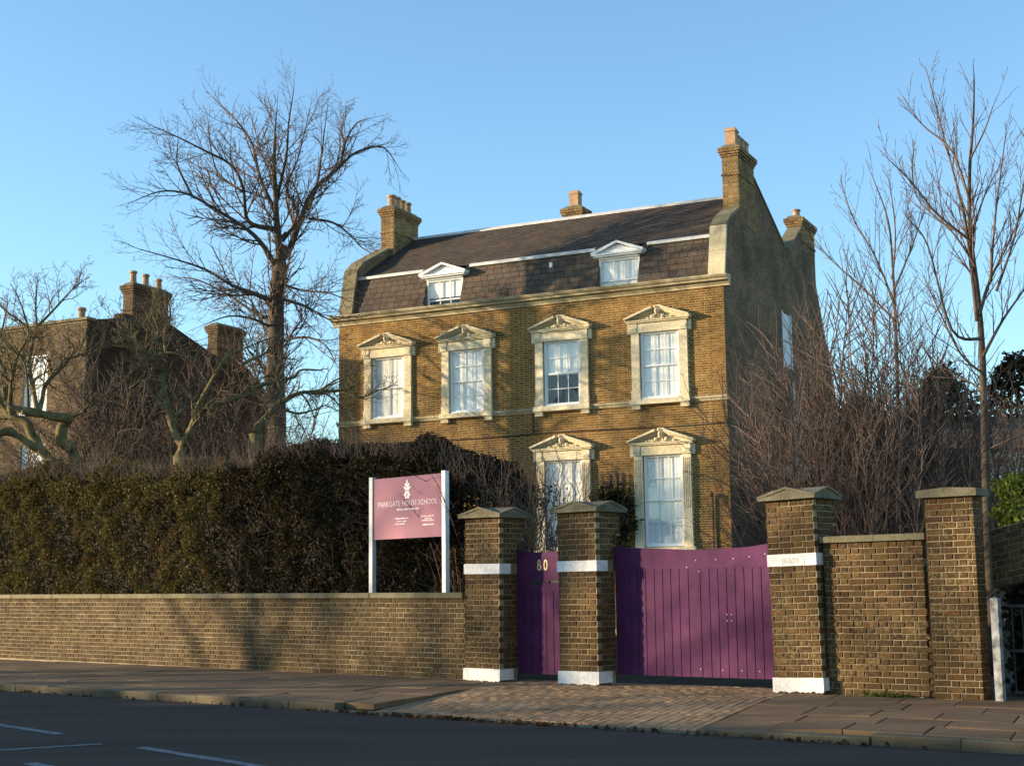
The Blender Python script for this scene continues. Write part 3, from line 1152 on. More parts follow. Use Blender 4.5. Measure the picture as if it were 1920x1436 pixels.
ZB = 12.21
VB = lower_v(ZB)
b = MB()
segs = [-13.46, -9.95 - .70, -9.95 + .70, -3.57 - .70, -3.57 + .70, -.47]
for a, c in zip(segs[::2], segs[1::2]):
    b.add([(a, .14, 10.75), (c, .14, 10.75), (c, VB + .02, ZB), (a, VB + .02, ZB)], [(0, 1, 2, 3)])
b.add([(-13.46, VB + .0, ZB + .04), (-.47, VB + .0, ZB + .04), (-.47, 4.2, 14.36), (-13.46, 4.2, 14.36)], [(0, 1, 2, 3)])
b.add([(-13.46, 4.2, 14.36), (-.47, 4.2, 14.36), (-.47, 7.0, 12.9), (-13.46, 7.0, 12.9)], [(0, 1, 2, 3)])
b.add([(-13.46, 7.0, 12.9), (-.47, 7.0, 12.9), (-.47, 9.4, 14.0), (-13.46, 9.4, 14.0)], [(0, 1, 2, 3)])
b.add([(-13.46, 9.4, 14.0), (-.47, 9.4, 14.0), (-.47, 11.2, 12.5), (-13.46, 11.2, 12.5)], [(0, 1, 2, 3)])
b.add([(-13.46, 11.2, 12.5), (-.47, 11.2, 12.5), (-.47, 13.4, 8.6), (-13.46, 13.4, 8.6)], [(0, 1, 2, 3)])
roof = b.build('roof', M['roof_side'], house)


def slate(bm, u0, u1, s0, s1, P0, dirv, nrm, th=.012):
    """a slate on a slope; s along the slope from P0=(v,z)"""
    def q(u, s, h):
        return (u, P0[0] + dirv[0] * s + nrm[0] * h, P0[1] + dirv[1] * s + nrm[1] * h)
    t = rng.uniform(-.004, .004)
    top, bot = .004, .032
    A = [q(u0, s0, bot + t), q(u1, s0, bot - t), q(u1, s1, top + .004), q(u0, s1, top + .004)]
    B = [q(u0, s0, bot + t - th), q(u1, s0, bot - t - th), q(u1, s1, top - .004), q(u0, s1, top - .004)]
    bm.add(A + B, [(0, 1, 2, 3), (4, 5, 1, 0), (5, 6, 2, 1), (7, 4, 0, 3)])


ln = math.hypot(VB - .12, ZB - 10.80)
d1 = ((VB - .12) / ln, (ZB - 10.80) / ln)
n1 = (-d1[1], d1[0])
rows_n = 7
ex = ln / rows_n
cnt = 0
rest = MB()
for r_i in range(rows_n):
    u = -13.46 + (0.14 if r_i % 2 else 0) - .28
    zc = 10.8 + (r_i + .5) * ex * d1[1]
    while u < -.47:
        w = rng.choice((.26, .29, .32))
        p, q = max(u, -13.46), min(u + w - .014, -.475)
        u += w
        pieces = [(p, q)]
        for dc, dw in DV:
            nxt = []
            for a, c in pieces:
                lo, hi = dc - dw, dc + dw
                if c <= lo or a >= hi:
                    nxt.append((a, c))
                else:
                    if a < lo - .03:
                        nxt.append((a, lo))
                    if c > hi + .03:
                        nxt.append((hi, c))
            pieces = nxt
        for a, c in pieces:
            if c - a < .03:
                continue
            t = MB()
            slate(t, a, c, r_i * ex, (r_i + 1) * ex + .05, (.12, 10.80), d1, n1)
            if cnt < 300:
                t.build('roof_slate', M['slate'], house)
                cnt += 1
            else:
                rest.add(t.v, t.f)
ln2 = math.hypot(4.2 - VB, 14.40 - ZB - .04)
d2 = ((4.2 - VB) / ln2, (14.40 - ZB - .04) / ln2)
n2 = (-d2[1], d2[0])
k = int(ln2 / .19)
for r_i in range(k):
    u = -13.46 - (0.14 if r_i % 2 else 0)
    while u < -.47:
        w = rng.choice((.26, .29, .32))
        p, q = max(u, -13.46), min(u + w - .006, -.475)
        if q - p > .03:
            slate(rest, p, q, r_i * ln2 / k, (r_i + 1) * ln2 / k + .04, (VB - .03, ZB + .04), d2, n2)
        u += w
o = rest.build('roof_slates', M['slate'], house)
o['kind'] = 'stuff'
b = MB()
segs2 = [-13.46, -10.85, -9.05, -4.45, -2.65, -.47]
for a, c in zip(segs2[::2], segs2[1::2]):
    b.prism([(VB - .10, ZB - .03), (VB - .11, ZB + .055), (VB + .06, ZB + .12), (VB + .06, ZB - .03)], 'x', a, c)
b.build('mansard_flashing', M['lead'], house, fix=True)
b = MB()
b.prism([(4.06, 14.33), (4.05, 14.40), (4.2, 14.50), (4.35, 14.40), (4.34, 14.33)], 'x', -13.40, -.475)
b.build('ridge_capping', M['lead'], house, fix=True)
# vent cowl on the lower slope
b = MB()
b.box(-6.02, -5.93, .36, .52, 11.80, 11.97)
b.build('roof_vent', M['white'], house)

# dormers
for i, (c, hw) in enumerate(DV):
    w = sash_window(house, 'dormer', c, 10.72, 11.84, hw, .40, 3, 1, blind=(0.55 if i else 1.0), meet=11.13)
    b = MB()
    for sg in (-1, 1):
        x = c + sg * hw
        x0, x1 = sorted((x, x - sg * .02))
        b.prism([(.12, 10.76), (.40, 10.76), (.55, 11.9), (lower_v(11.9), 11.9)], 'x', x0, x1)
    b.build('cheek', M['roof_side'], w, fix=True)
    b = MB()
    pw = .88
    z0 = 11.86
    b.box(c - hw, c + hw, .33, .60, 11.842, 11.90)
    b.box(c - pw + .05, c + pw - .05, .22, .9, 11.902, 11.945)
    b.box(c - pw, c + pw, .17, .9, 11.947, 12.00)
    z0 = 12.002
    b.prism([(c - pw + .12, z0), (c + pw - .12, z0), (c, z0 + .27)], 'y', .27, .9)
    for sg in (-1, 1):
        b.prism([(c + sg * (pw + .02), z0), (c + sg * (pw + .02), z0 + .05), (c, z0 + .38), (c, z0 + .31), (c + sg * (pw - .14), z0)], 'y', .15, 1.4)
    b.build('dormer_pediment', M['white'], w, fix=True)
    b = MB()
    b.add([(c - pw - .03, .14, z0 + .055), (c, .14, z0 + .39), (c + pw + .03, .14, z0 + .055), (c - pw - .03, 1.5, z0 + .055), (c, 1.8, z0 + .39), (c + pw + .03, 1.5, z0 + .055)],
          [(0, 1, 4, 3), (1, 2, 5, 4)])
    b.build('dormer_roof', M['lead_dark'], w)

# gable walls
GP = [(.0, -.25), (.0, 10.5), (.12, 10.82), (VB - .12, 12.50), (.86, 12.80), (1.87, 13.32), (3.6, 14.75), (6.97, 13.18), (7.6, 13.2), (9.36, 14.35), (11.17, 14.35), (11.17, 12.56), (13.47, 8.66), (13.47, -.25)]
b = MB()
b.prism(GP, 'x', -.47, -.0)
gw = b.build('gable_wall', M['gable_brick'], house, fix=True)
GL = [(.36, -.25), (.36, 10.5), (.36, 10.82), (VB - .02, 12.50), (.9, 12.80), (2.0, 13.4), (4.5, 14.4), (7, 13.2), (13.4, 8.6), (13.4, -.25)]
b = MB()
b.prism(GL, 'x', -13.93, -13.47)
b.build('gable_wall', M['dark_brick'], house, fix=True)
# coping stones running up the gables
for (ua, ub) in ((-.50, .035), (-13.97, -13.44)):
    for (p, q) in (((.06, 10.82), (VB - .17, 12.50)), ((VB - .17, 12.50), (.84, 12.86)), ((.84, 12.86), (1.86 if ua > -1 else 2.6, 13.38 if ua > -1 else 13.75))):
        d = Vector((q[0] - p[0], q[1] - p[1])).normalized()
        nn = Vector((-d.y, d.x))
        L = (Vector(q) - Vector(p)).length
        kk = max(1, round(L / .75))
        for j in range(kk):
            a = Vector(p) + d * (L * j / kk + .004)
            e = Vector(p) + d * (L * (j + 1) / kk - .004)
            b = MB()
            b.prism([tuple(a - nn * .06), tuple(a + nn * .05), tuple(e + nn * .05), tuple(e - nn * .06)], 'x', ua, ub)
            b.build('coping_stone', M['cornice'] if (ua > -1 and q[1] < 12.6) else M['coping'], house, fix=True)
b = MB()
p, q = Vector((3.6, 14.78)), Vector((6.97, 13.21))
b.prism([(3.6, 14.74), (3.6, 14.82), (6.97, 13.25), (6.97, 13.17)], 'x', -.50, .03)
b.prism([(7.6, 13.19), (7.6, 13.27), (9.34, 14.43), (9.34, 14.34)], 'x', -.50, .03)
b.build('rear_coping', M['coping'], house, fix=True)
chimney(house, -.53, .012, 1.87, 3.6, 12.9, 15.10, M['chimney_brick'], M['house_mortar'], [(2.15, .62, .17), (2.55, .5, .15), (2.95, .5, .15), (3.33, .5, .15)], 'sq')
chimney(house, -13.86, -13.32, 2.65, 4.45, 12.6, 14.98, M['chimney_brick'], M['house_mortar'], [(2.98, .50, .18), (3.32, .50, .17), (3.72, .48, .14), (4.12, .48, .15)], 'rd')
chimney(house, -.53, .012, 9.36, 11.17, 13.6, 14.45, M['chimney_brick'], M['house_mortar'], [(9.75, .34, .16), (10.3, .18, .15), (10.8, .18, .15)], 'rd')
chimney(house, -7.25, -6.55, 4.3, 4.95, 13.6, 14.50, M['chimney_brick'], M['house_mortar'], [(4.6, .62, .17)], 'sq')

# cable along the front and round the corner
b = MB()
pts = [(x, -.03, 6.30 + .02 * math.sin(x * .9) - .015 * (x + 6) * .1) for x in np.linspace(-13.8, -.02, 30)]
b.tube(pts, .016, 5)
b.tube([(-6.5, -.035, 6.98), (-6.505, -.035, 6.6), (-6.5, -.035, 6.31)], .02, 5)
b.tube([(.03, .0, 6.29), (.035, 1.0, 6.27), (.03, 3.0, 6.2), (.03, 6, 6.2)], .016, 5)
b.build('wall_cable', M['iron'], house)
b = MB()
b.tube([(-.55, -.07, .6), (-.55, -.07, 4.1)], .03, 8)
b.tube([(-.55, -.07, 4.1), (-.55, -.13, 4.16), (-.55, -.19, 4.12)], .035, 8)
lump(b, (-.55, -.14, 4.14), .07, .07, .07)
b.tube([(-.22, -.06, 3.85), (-.22, -.06, 4.1), (-.3, -.06, 4.12)], .018, 6)
b.build('vent_pipe', M['wood_dark'], house)
b = MB()
b.box(.0, .14, 1.05, 1.3, 4.02, 4.22)
b.box(.0, .10, 1.0, 1.06, 3.95, 4.4)
b.tube([(.07, .5, -.2), (.07, .5, 3.2)], .07, 8)
b.build('side_lamp', M['iron'], house)
# window and pipe on the side wall
b = MB()
b.box(.0, .05, 6.15, 7.2, 8.85, 10.7)
b.box(.051, .08, 6.10, 6.2, 8.8, 10.75)
b.box(.051, .08, 7.15, 7.25, 8.8, 10.75)
b.box(.051, .08, 6.2, 7.15, 9.75, 9.83)
b.build('side_window', M['galv'], house)
b = MB()
b.tube([(.06, 7.25, 5.3), (.06, 7.25, 8.4)], .055, 8)
b.build('downpipe', M['galv'], house)

# low flat-roofed annexe on the side of the house
ax = thing('side_annexe', 'low flat roofed white annexe against the dark side wall of the brick house', 'building', H_O, H_A)
b = MB()
b.box(.02, 7.2, 5.05, 11.5, 4.86, 5.34)
b.build('fascia', M['white'], ax)
b = MB()
b.box(.0, 7.0, 6.2, 11.2, -.2, 4.85)
b.build('wall', M['render_dark'], ax)
for xx in (.10, 3.3, 6.9):
    b = MB()
    b.box(xx, xx + .14, 5.12, 5.26, -.2, 4.858)
    b.build('post', M['white'], ax)
for k in range(8):
    b = MB()
    b.box(3.6 + k * .28, 3.6 + k * .28 + .265, 5.5, 5.56, .0, 4.55)
    b.build('door_board', M['white'], ax)

# ------------------------------------------------------------------ neighbouring house
M['neighbour_brick'] = piece_mat('neighbour_brick', [(0, (0.17, 0.115, 0.06)), (0.5, (0.12, 0.08, 0.045)), (1, (0.20, 0.13, 0.065))], stain=(0.5, 0.5, 0.5), stain_amt=0.7, stain_scale=0.6)
nb = thing('neighbour_house', 'brown brick house with tall white sash windows behind the gnarled bare trees', 'house', (-14.624, 49.76, 0), R_(-28))
nh = [(-2.95, -1.80, 7.75, 9.75), (-2.95, -1.80, 4.5, 6.6), (-5.75, -4.6, 7.75, 9.75), (-5.75, -4.6, 4.5, 6.6)]
wall_panels(nb, 'front_wall', -12, -.02, -.2, 10.78, nh, .0, .35, M['wall_mortar'])
b = MB()
nbr = [q for q in flemish(-12, .0, 0.3, 139, holes=nh)]
for q in nbr:
    b.brick(q[0], q[1], q[2], q[3], -.008 + q[4], .03, .005)
o = b.build('brickwork', M['neighbour_brick'], nb)
o['kind'] = 'stuff'
for h in nh:
    w = sash_window(nb, 'window', (h[0] + h[1]) / 2, h[2], h[3], .57, .05, 2, 1, blind=1.0)
    b = MB()
    b.box(h[0] - .1, h[1] + .1, -.1, .05, h[2] - .12, h[2])
    b.build('sill', M['white'], w)
b = MB()
b.box(-12.1, .06, -.08, .36, 10.782, 10.88)
b.build('parapet_coping', M['coping'], nb)
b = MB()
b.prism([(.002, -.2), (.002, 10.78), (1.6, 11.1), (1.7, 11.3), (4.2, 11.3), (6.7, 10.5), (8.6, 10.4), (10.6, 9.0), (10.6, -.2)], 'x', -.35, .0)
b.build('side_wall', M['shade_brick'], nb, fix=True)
b = MB()
b.prism([(.4, 10.3), (2.5, 11.2), (4.2, 11.2), (10.5, 9.0)], 'x', -12, -.352)
b.build('roof', M['slate'], nb, fix=True)
chimney(nb, -.45, .012, 2.2, 4.1, 10.9, 12.1, M['neighbour_brick'], M['wall_mortar'], [(2.45, .5, .14), (3.1, .5, .14), (3.8, .45, .13)], 'rd')
chimney(nb, -.45, .012, 6.9, 8.5, 10.2, 11.35, M['neighbour_brick'], M['wall_mortar'], [], 'rd')
pot(nb, (-1.15, .9), 10.85, .62, .15)


# ------------------------------------------------------------------ gate piers
def text_mesh(s, size, depth=0.004, bold=0.0):
    c = bpy.data.curves.new('lettering', 'FONT')
    c.body = s
    c.size = size
    c.extrude = depth
    c.offset = bold
    c.resolution_u = 2
    c.align_x = 'CENTER'
    o = bpy.data.objects.new('lettering', c)
    COL.objects.link(o)
    bpy.context.view_layer.update()
    me = bpy.data.meshes.new_from_object(o)
    bpy.data.objects.remove(o)
    bpy.data.curves.remove(c)
    return me


def gable_cap(parent, u0, u1, v0, v1, z0, m):
    b = MB()
    o = .075
    a0, a1, c0, c1 = u0 - o, u1 + o, v0 - o, v1 + o
    um, vm = (a0 + a1) / 2, (c0 + c1) / 2
    e, h = .055, .16
    b.prism([(a0, z0), (a1, z0), (a1, z0 + e), (um, z0 + h), (a0, z0 + e)], 'y', c0 + .01, c1 - .01)
    b.prism([(c0, z0 + .002), (c1, z0 + .002), (c1, z0 + e), (vm, z0 + h + .001), (c0, z0 + e)], 'x', a0 + .01, a1 - .01)
    # raised rim round each little gable
    for (pa, pb) in (((a0, z0 + e), (um, z0 + h)), ((um, z0 + h), (a1, z0 + e))):
        d = .028
        b.prism([(pa[0], pa[1] - d), (pa[0], pa[1] + .004), (pb[0], pb[1] + .004), (pb[0], pb[1] - d)], 'y', c0 - .006, c0 + .02)
    for (pa, pb) in (((c0, z0 + e), (vm, z0 + h)), ((vm, z0 + h), (c1, z0 + e))):
        d = .028
        b.prism([(pa[0], pa[1] - d), (pa[0], pa[1] + .004), (pb[0], pb[1] + .004), (pb[0], pb[1] - d)], 'x', a1 - .02, a1 + .006)
    b.box(a0 + .005, a1 - .005, c0 - .004, c0 + .012, z0 + .001, z0 + .03)
    b.build('cap_stone', m, parent, fix=True)


def pier(name, u0, w, label, lean=0.0, dl=.42, du=.58, banded=True, h_top=2.415, z_base=0.0):
    t = thing(name, label, 'gate pier', spt(u0, 0, 0), S_A, 'brick gate piers along the pavement')
    # local x from 0 to w; the lean is a small turn about the base
    t.rotation_euler = (0, lean, S_A)
    mm, bm_ = M['wall_mortar'], M['pier_brick']
    core = MB()
    e = .010
    if banded:
        core.box(e, w - e, e, dl - e, 0, 2.08)
        core.box(e, w - e, e, du - e, 2.085, h_top)
    else:
        core.box(e, w - e, e, dl - e, 0, h_top)
    core.build('mortar', mm, t)
    sets = [(.19, 18, (1.58 - .19) / 18), (1.735, 9, (h_top - 1.735) / 9)] if banded else [(.0, 32, h_top / 32)]
    rest = MB()
    for (z0, n, ch) in sets:
        for q in flemish(0, w, z0, n, ch, jit=.005):
            place_brick(t, q, bm_, 0.0, .09)
        for i in range(n):
            deep = du if (banded and z0 + i * ch > 2.05) else dl
            if banded and 1.9 < z0 + i * ch <= 2.05:
                deep = dl + (du - dl) * .5
            for q in flemish(.10, deep, z0 + i * ch, 1, ch, start=i + 1):
                p, r_, za, zb, dv = q
                tb = MB()
                tb.sidebrick(p, r_, za, zb, w + dv, w - .06, .006)
                tb.build('brick', bm_, t)
                rest.sidebrick(p, r_, za, zb, -dv, .06, .006)
            for q in flemish(-w, 0, z0 + i * ch, 1, ch, start=i):
                tb = MB().brick(q[0], q[1], q[2], q[3], -deep + q[4], -deep + .06)
                rest.add([(-x, -y, z) for x, y, z in tb.v], tb.f)
    o = rest.build('brickwork', bm_, t)
    o['kind'] = 'stuff'
    if banded:
        b = MB()
        b.box(-.008, w + .008, -.012, .25, 1.582, 1.732)
        b.build('white_band', M['band'], t)
        # whitewashed foot, ragged along the ground
        b = MB()
        k = 70
        vs_, fs = [], []
        for i in range(k + 1):
            x = -.015 + (w + .03) * i / k
            vs_ += [(x, -.018, .188), (x, -.018, max(0.0, .012 + .005 * math.sin(i * .31 + u0 * 3) + .004 * math.sin(i * .83 + u0) + rng.gauss(0, .005)))]
        fs = [(2 * i, 2 * i + 1, 2 * i + 3, 2 * i + 2) for i in range(k)]
        b.add(vs_, fs)
        b.box(-.015, w + .015, -.0165, .30, .03, .188)
        b.build('white_foot', M['band'], t)
        b = MB()
        b.box(.0, w, .0, .29, -.05, .032)
        b.build('footing', M['pier_brick'], t)
        gable_cap(t, 0, w, 0, du, h_top + .003, M['cap'])
    else:
        b = MB()
        b.prism([(-.07, h_top + .002), (w + .07, h_top + .002), (w + .07, h_top + .09), (w * .5, h_top + .115), (-.07, h_top + .09)], 'y', -.07, dl + .07)
        b.build('cap_stone', M['cap'], t, fix=True)
    return t


p1 = pier('gate_pier', .03, .70, 'brick gate pier with gabled cap beside the hedge wall and the sign', lean=.012)
p2 = pier('gate_pier', 1.86, .70, 'brick gate pier with gabled cap between the narrow gate and the wide gate', lean=0.0)
p3 = pier('gate_pier', 5.36, .69, 'leaning brick gate pier with scribbles on its white band', lean=-.018)
p4 = pier('gate_pier', 7.495, .61, 'plain brick end pier with flat cap beside the peeling white post', lean=0.0, dl=.24, banded=False, h_top=2.35)
# scribbles on the band of the leaning pier
for i, (s, x, z, sz) in enumerate((('(03(0)', .33, 1.615, .10), (')', .53, 1.605, .13), ("'", .50, 1.66, .08))):
    me = text_mesh(s, sz, .0006)
    o = link('scribble', me, p3, M['metal'], (x, -.0135, z), (R_(90), 0, 0))

# ------------------------------------------------------------------ boundary walls
bw = thing('boundary_wall', 'long low brown brick garden wall under the dark hedge', 'garden wall', L_O, L_A)
zs = lambda u: 1 - .0046 * u
rowsL = list(flemish(-24, .03, .0, 16, .0763, jit=.005))
rowsL.sort(key=lambda q: -q[0])
rest = MB()
for i, q in enumerate(rowsL):
    k = zs((q[0] + q[1]) / 2)
    qq = (q[0], q[1], q[2] * k, q[3] * k, q[4])
    if i < 300:
        place_brick(bw, qq, M['wall_brick'], 0.0, .09)
    else:
        rest.brick(qq[0], qq[1], qq[2], qq[3], qq[4], .06, .006)
o = rest.build('brickwork', M['wall_brick'], bw)
o['kind'] = 'stuff'
b = MB()
b.add([(-24, .008, -.1), (.02, .008, -.1), (.02, .008, 1.22), (-24, .008, 1.22 * zs(-24)), (-24, .23, -.1), (.02, .23, -.1), (.02, .23, 1.22), (-24, .23, 1.22 * zs(-24))],
      [(0, 1, 2, 3), (5, 4, 7, 6), (3, 2, 6, 7), (1, 5, 6, 2), (4, 0, 3, 7)])
b.build('mortar', M['wall_mortar'], bw)
u = .02
while u > -23.8:
    w = rng.choice((.9, 1.0, 1.1))
    b = MB()
    za, zb_ = 1.222 * zs(u - w), 1.222 * zs(u)
    x0, x1 = u - w + .006, u - .004
    v0, v1 = -.045 + rng.uniform(-.006, .006), .27
    t0, t1 = za + .085, zb_ + .085
    c = .012
    b.add([(x0, v0, za), (x1, v0, zb_), (x1, v1, zb_), (x0, v1, za), (x0, v0, t0 - c), (x1, v0, t1 - c), (x1, v1, t1), (x0, v1, t0), (x0, v0 + c, t0), (x1, v0 + c, t1)],
          [(0, 3, 2, 1), (0, 1, 5, 4), (4, 5, 9, 8), (8, 9, 6, 7), (1, 2, 6, 9, 5), (0, 4, 8, 7, 3), (2, 3, 7, 6)])
    b.build('coping_stone', M['coping'], bw)
    u -= w

rw = thing('infill_wall', 'short brick wall panel cracked away from the flat capped end pier', 'garden wall', spt(6.05, .13), S_A)
ghol = []
for i in range(25):
    z = i * .0745
    g = .055 * max(0, math.sin(math.pi * min(1, max(0, (z - .55) / 1.5)))) + (.02 if z > 1.5 else 0)
    if g > .004:
        ghol.append((1.40 - g, 1.5, z, z + .0745))
k = 0
for q in flemish(0, 1.40, 0, 25, .0745, holes=ghol, jit=.006):
    place_brick(rw, q, M['pier_brick'], 0.0, .09)
b = MB()
b.box(0, 1.33, .012, .22, -.1, 1.862)
b.build('mortar', M['wall_mortar'], rw)
for (a, c) in ((-.02, .72), (.726, 1.385)):
    b = MB()
    b.prism([(-.05, 1.866), (-.05, 1.93), (-.035, 1.945), (.25, 1.95), (.25, 1.866)], 'x', a, c)
    b.build('coping_stone', M['coping'], rw, fix=True)

# ------------------------------------------------------------------ gates
def curve_at(pts, x):
    for (a, za), (b_, zb) in zip(pts, pts[1:]):
        if a <= x <= b_:
            t = (x - a) / (b_ - a)
            t = t * t * (3 - 2 * t) * .5 + t * .5
            return za + (zb - za) * t
    return pts[-1][1] if x > pts[-1][0] else pts[0][1]


def board_gate(name, label, u0, u1, edges, top, v, zb, rail_z):
    g = thing(name, label, 'gate', spt(u0, v), S_A)
    L = u1 - u0
    for a, c in zip(edges, edges[1:]):
        b = MB()
        e = .003
        dz = rng.uniform(-.004, .004)
        b.prism([(a - u0 + e, .004), (a - u0 + e + .004, 0), (c - u0 - e - .004, 0), (c - u0 - e, .004), (c - u0 - e, .03), (a - u0 + e, .03)], 'z', zb + dz, rail_z - .002)
        b.build('gate_board', M['purple'], g, fix=True)
    b = MB()
    n = 28
    pts = [(L * i / n, curve_at(top, u0 + L * i / n)) for i in range(n + 1)]
    b.prism([(0, rail_z), (L, rail_z)] + list(reversed(pts)), 'y', -.004, .032)
    b.build('top_rail', M['purple'], g, fix=True)
    b = MB()
    b.box(.01, L - .01, .034, .07, zb + .02, zb + .16)
    b.box(.01, L - .01, .034, .07, rail_z - .25, rail_z - .1)
    b.box(.01, L - .01, .034, .07, (zb + rail_z) / 2 - .07, (zb + rail_z) / 2 + .07)
    b.box(.01, L - .01, .071, .075, zb + .01, rail_z)
    b.build('back_ledge', M['purple'], g)
    return g


def bolt(g, x, z, r=.009):
    b = MB()
    b.lathe([(r, 0), (r * .9, .004), (r * .4, .007)], (0, 0), 8)
    b.build('bolt', M['bolt'], g, (x, -.004, z), (R_(90), 0, 0))


ed = [2.565, 2.68, 2.82, 2.96, 3.097, 3.247, 3.389, 3.525, 3.665, 3.813, 4.008, 4.155, 4.292, 4.426, 4.564, 4.701, 4.833, 4.968, 5.117, 5.25, 5.37]
g1 = board_gate('double_gate', 'wide purple boarded gate with a dipped top rail between two piers', 2.565, 5.37, ed,
                [(2.5, 1.93), (3.0, 1.895), (3.9, 1.848), (4.7, 1.855), (5.14, 1.895), (5.4, 1.945)], .42, .135, 1.59)
for x, z in ((3.95, 1.70), (4.27, 1.705), (4.55, 1.71), (4.80, 1.73), (5.04, 1.76), (3.80, 1.61), (4.0, 1.55), (3.98, .24), (4.33, .235), (4.63, .235), (4.90, .235), (5.13, .245), (4.425, .97), (4.49, .97), (4.425, .885), (4.49, .885)):
    bolt(g1, x - 2.565, z)
g2 = board_gate('wicket_gate', 'narrow purple boarded gate numbered 80 in gilt figures', .735, 1.855, [.735, .87, 1.01, 1.15, 1.29, 1.43, 1.57, 1.71, 1.855],
                [(.70, 1.95), (.85, 1.91), (1.1, 1.885), (1.4, 1.885), (1.6, 1.90), (1.9, 1.935)], .42, .10, 1.30)
for s, x in (('8', 1.175), ('0', 1.30)):
    me = text_mesh(s, .235, .004, .002)
    o = link('numeral', me, g2, M['gold'], (x - .735, -.0085, 1.615), (R_(90), 0, 0), (.72, 1, 1))
b = MB()
b.box(.27, .48, -.012, -.0045, 1.40, 1.49)
b.prism([(-.012, 1.472), (-.035, 1.44), (-.033, 1.437), (-.012, 1.468)], 'x', .29, .46)
b.build('letter_plate', M['iron'], g2, fix=True)
b = MB()
b.box(.60, .83, -.010, -.0045, 1.43, 1.465)
lump(b, (.63, -.02, 1.448), .018, .016, .018)
b.build('latch', M['iron'], g2)

# ------------------------------------------------------------------ school sign
sg_ = thing('school_sign', 'mauve school name board with white lettering on two pale posts above the wall', 'sign', L_O + Vector((math.cos(L_A), math.sin(L_A), 0)) * -2.66 + Vector((-math.sin(L_A), math.cos(L_A), 0)) * .36, L_A)
for x in (0.0, 1.80):
    b = MB()
    b.box(x, x + .085, 0, .085, .9, 3.24)
    b.box(x - .003, x + .088, -.003, .088, 3.241, 3.252)
    b.build('post', M['white'] if x else M['galv'], sg_)
b = MB()
b.box(.125, 1.795, .012, .036, 2.20, 3.215)
b.build('board', M['sign'], sg_)
b = MB()
for z in (2.4, 3.0):
    b.box(.09, 1.80, .037, .06, z, z + .04)
b.build('board_rail', M['galv'], sg_)
me = text_mesh('PARKGATE HOUSE SCHOOL', .128, .0008, -.0022)
o = link('name_lettering', me, sg_, M['print'], (.955, .0105, 2.735), (R_(90), 0, 0), (.90, 1, 1))
# crest: leaves above a rounded crown
b = MB()


def leaf2d(cx, cz, l, w, a, n=8):
    pts = []
    for i in range(n):
        t = 2 * math.pi * i / n
        x, z = l * math.cos(t), w * math.sin(t) * (1 - .3 * math.cos(t))
        pts.append((cx + x * math.cos(a) - z * math.sin(a), cz + x * math.sin(a) + z * math.cos(a)))
    b.prism(pts, 'y', .0098, .0118)


cx = .955
leaf2d(cx, 3.125, .045, .020, R_(90))
for s in (-1, 1):
    leaf2d(cx + s * .028, 3.07, .050, .018, R_(90 - s * 40))
    leaf2d(cx + s * .045, 3.02, .052, .018, R_(90 - s * 55))
leaf2d(cx, 3.055, .05, .015, R_(90))
for k in range(6):
    t = 2 * math.pi * k / 6
    leaf2d(cx + .045 * math.cos(t), 2.915 + .042 * math.sin(t), .036, .026, t)
leaf2d(cx, 2.915, .025, .025, 0)
b.build('crest', M['print'], sg_, fix=True)
# small print too fine to read in the photo: thin broken lines
b = MB()
for (x0, x1, z, h) in ((.70, 1.24, 2.665, .030), (.66, .98, 2.52, .022), (.70, .93, 2.475, .018), (.66, .90, 2.43, .022), (1.30, 1.60, 2.535, .022), (1.38, 1.55, 2.495, .018), (1.32, 1.60, 2.465, .018), (1.34, 1.60, 2.395, .026)):
    x = x0
    while x < x1:
        w = rng.uniform(.008, .03)
        hh = h * rng.uniform(.5, 1)
        b.box(x, min(x + w, x1), .0098, .0118, z, z + hh)
        x += w + rng.uniform(.006, .02)
b.build('small_print', M['print'], sg_)

# ------------------------------------------------------------------ bits at the end of the pavement
pt = thing('white_post', 'short square post with peeling white paint beside the end pier', 'post', spt(8.29, .03), S_A)
b = MB()
b.box(-.045, .045, -.045, .045, 0, 1.16)
b.build('shaft', M['timber'], pt)
b = MB()
b.add([(-.047, -.047, 1.161), (.047, -.047, 1.161), (.047, .047, 1.161), (-.047, .047, 1.161), (0, 0, 1.18)], [(0, 1, 4), (1, 2, 4), (2, 3, 4), (3, 0, 4)])
b.build('post_top', M['timber'], pt)
ig = thing('iron_gate', 'thin black iron garden gate in the shade past the end pier', 'gate', spt(8.38, .20), S_A)
for k in range(9):
    b = MB()
    b.tube([(.03 + k * .12, 0, .08), (.03 + k * .12, 0, 1.08)], .008, 6)
    b.build('bar', M['iron'], ig)
b = MB()
for z in (.08, .55, 1.06):
    b.box(0, 1.02, -.012, .012, z, z + .03)
b.build('rail', M['iron'], ig)
b = MB()
for k in range(3):
    cx_, r0 = .09 + k * .24, .045
    pts = [(cx_ + (r0 - .004 * i) * math.cos(i * .7), 0, .98 + (r0 - .004 * i) * math.sin(i * .7)) for i in range(11)]
    b.tube(pts, .006, 5)
b.build('scroll', M['iron'], ig)
aw = thing('arched_wall', 'shaded brick wall rising over the iron garden gate', 'garden wall', spt(8.04, .60), S_A)
rest = MB()
for q in flemish(0, 1.2, 1.28, 9, .076):
    k = lambda x: .20 * x
    z0 = q[2] + k(q[0])
    tb = MB().brick(q[0], q[1], q[2], q[3], q[4], .05)
    rest.add([(x, y, z + .22 * x - .02 * x * x) for x, y, z in tb.v], tb.f)
o = rest.build('brickwork', M['wall_brick'], aw)
o['kind'] = 'stuff'
b = MB()
nn_ = 8
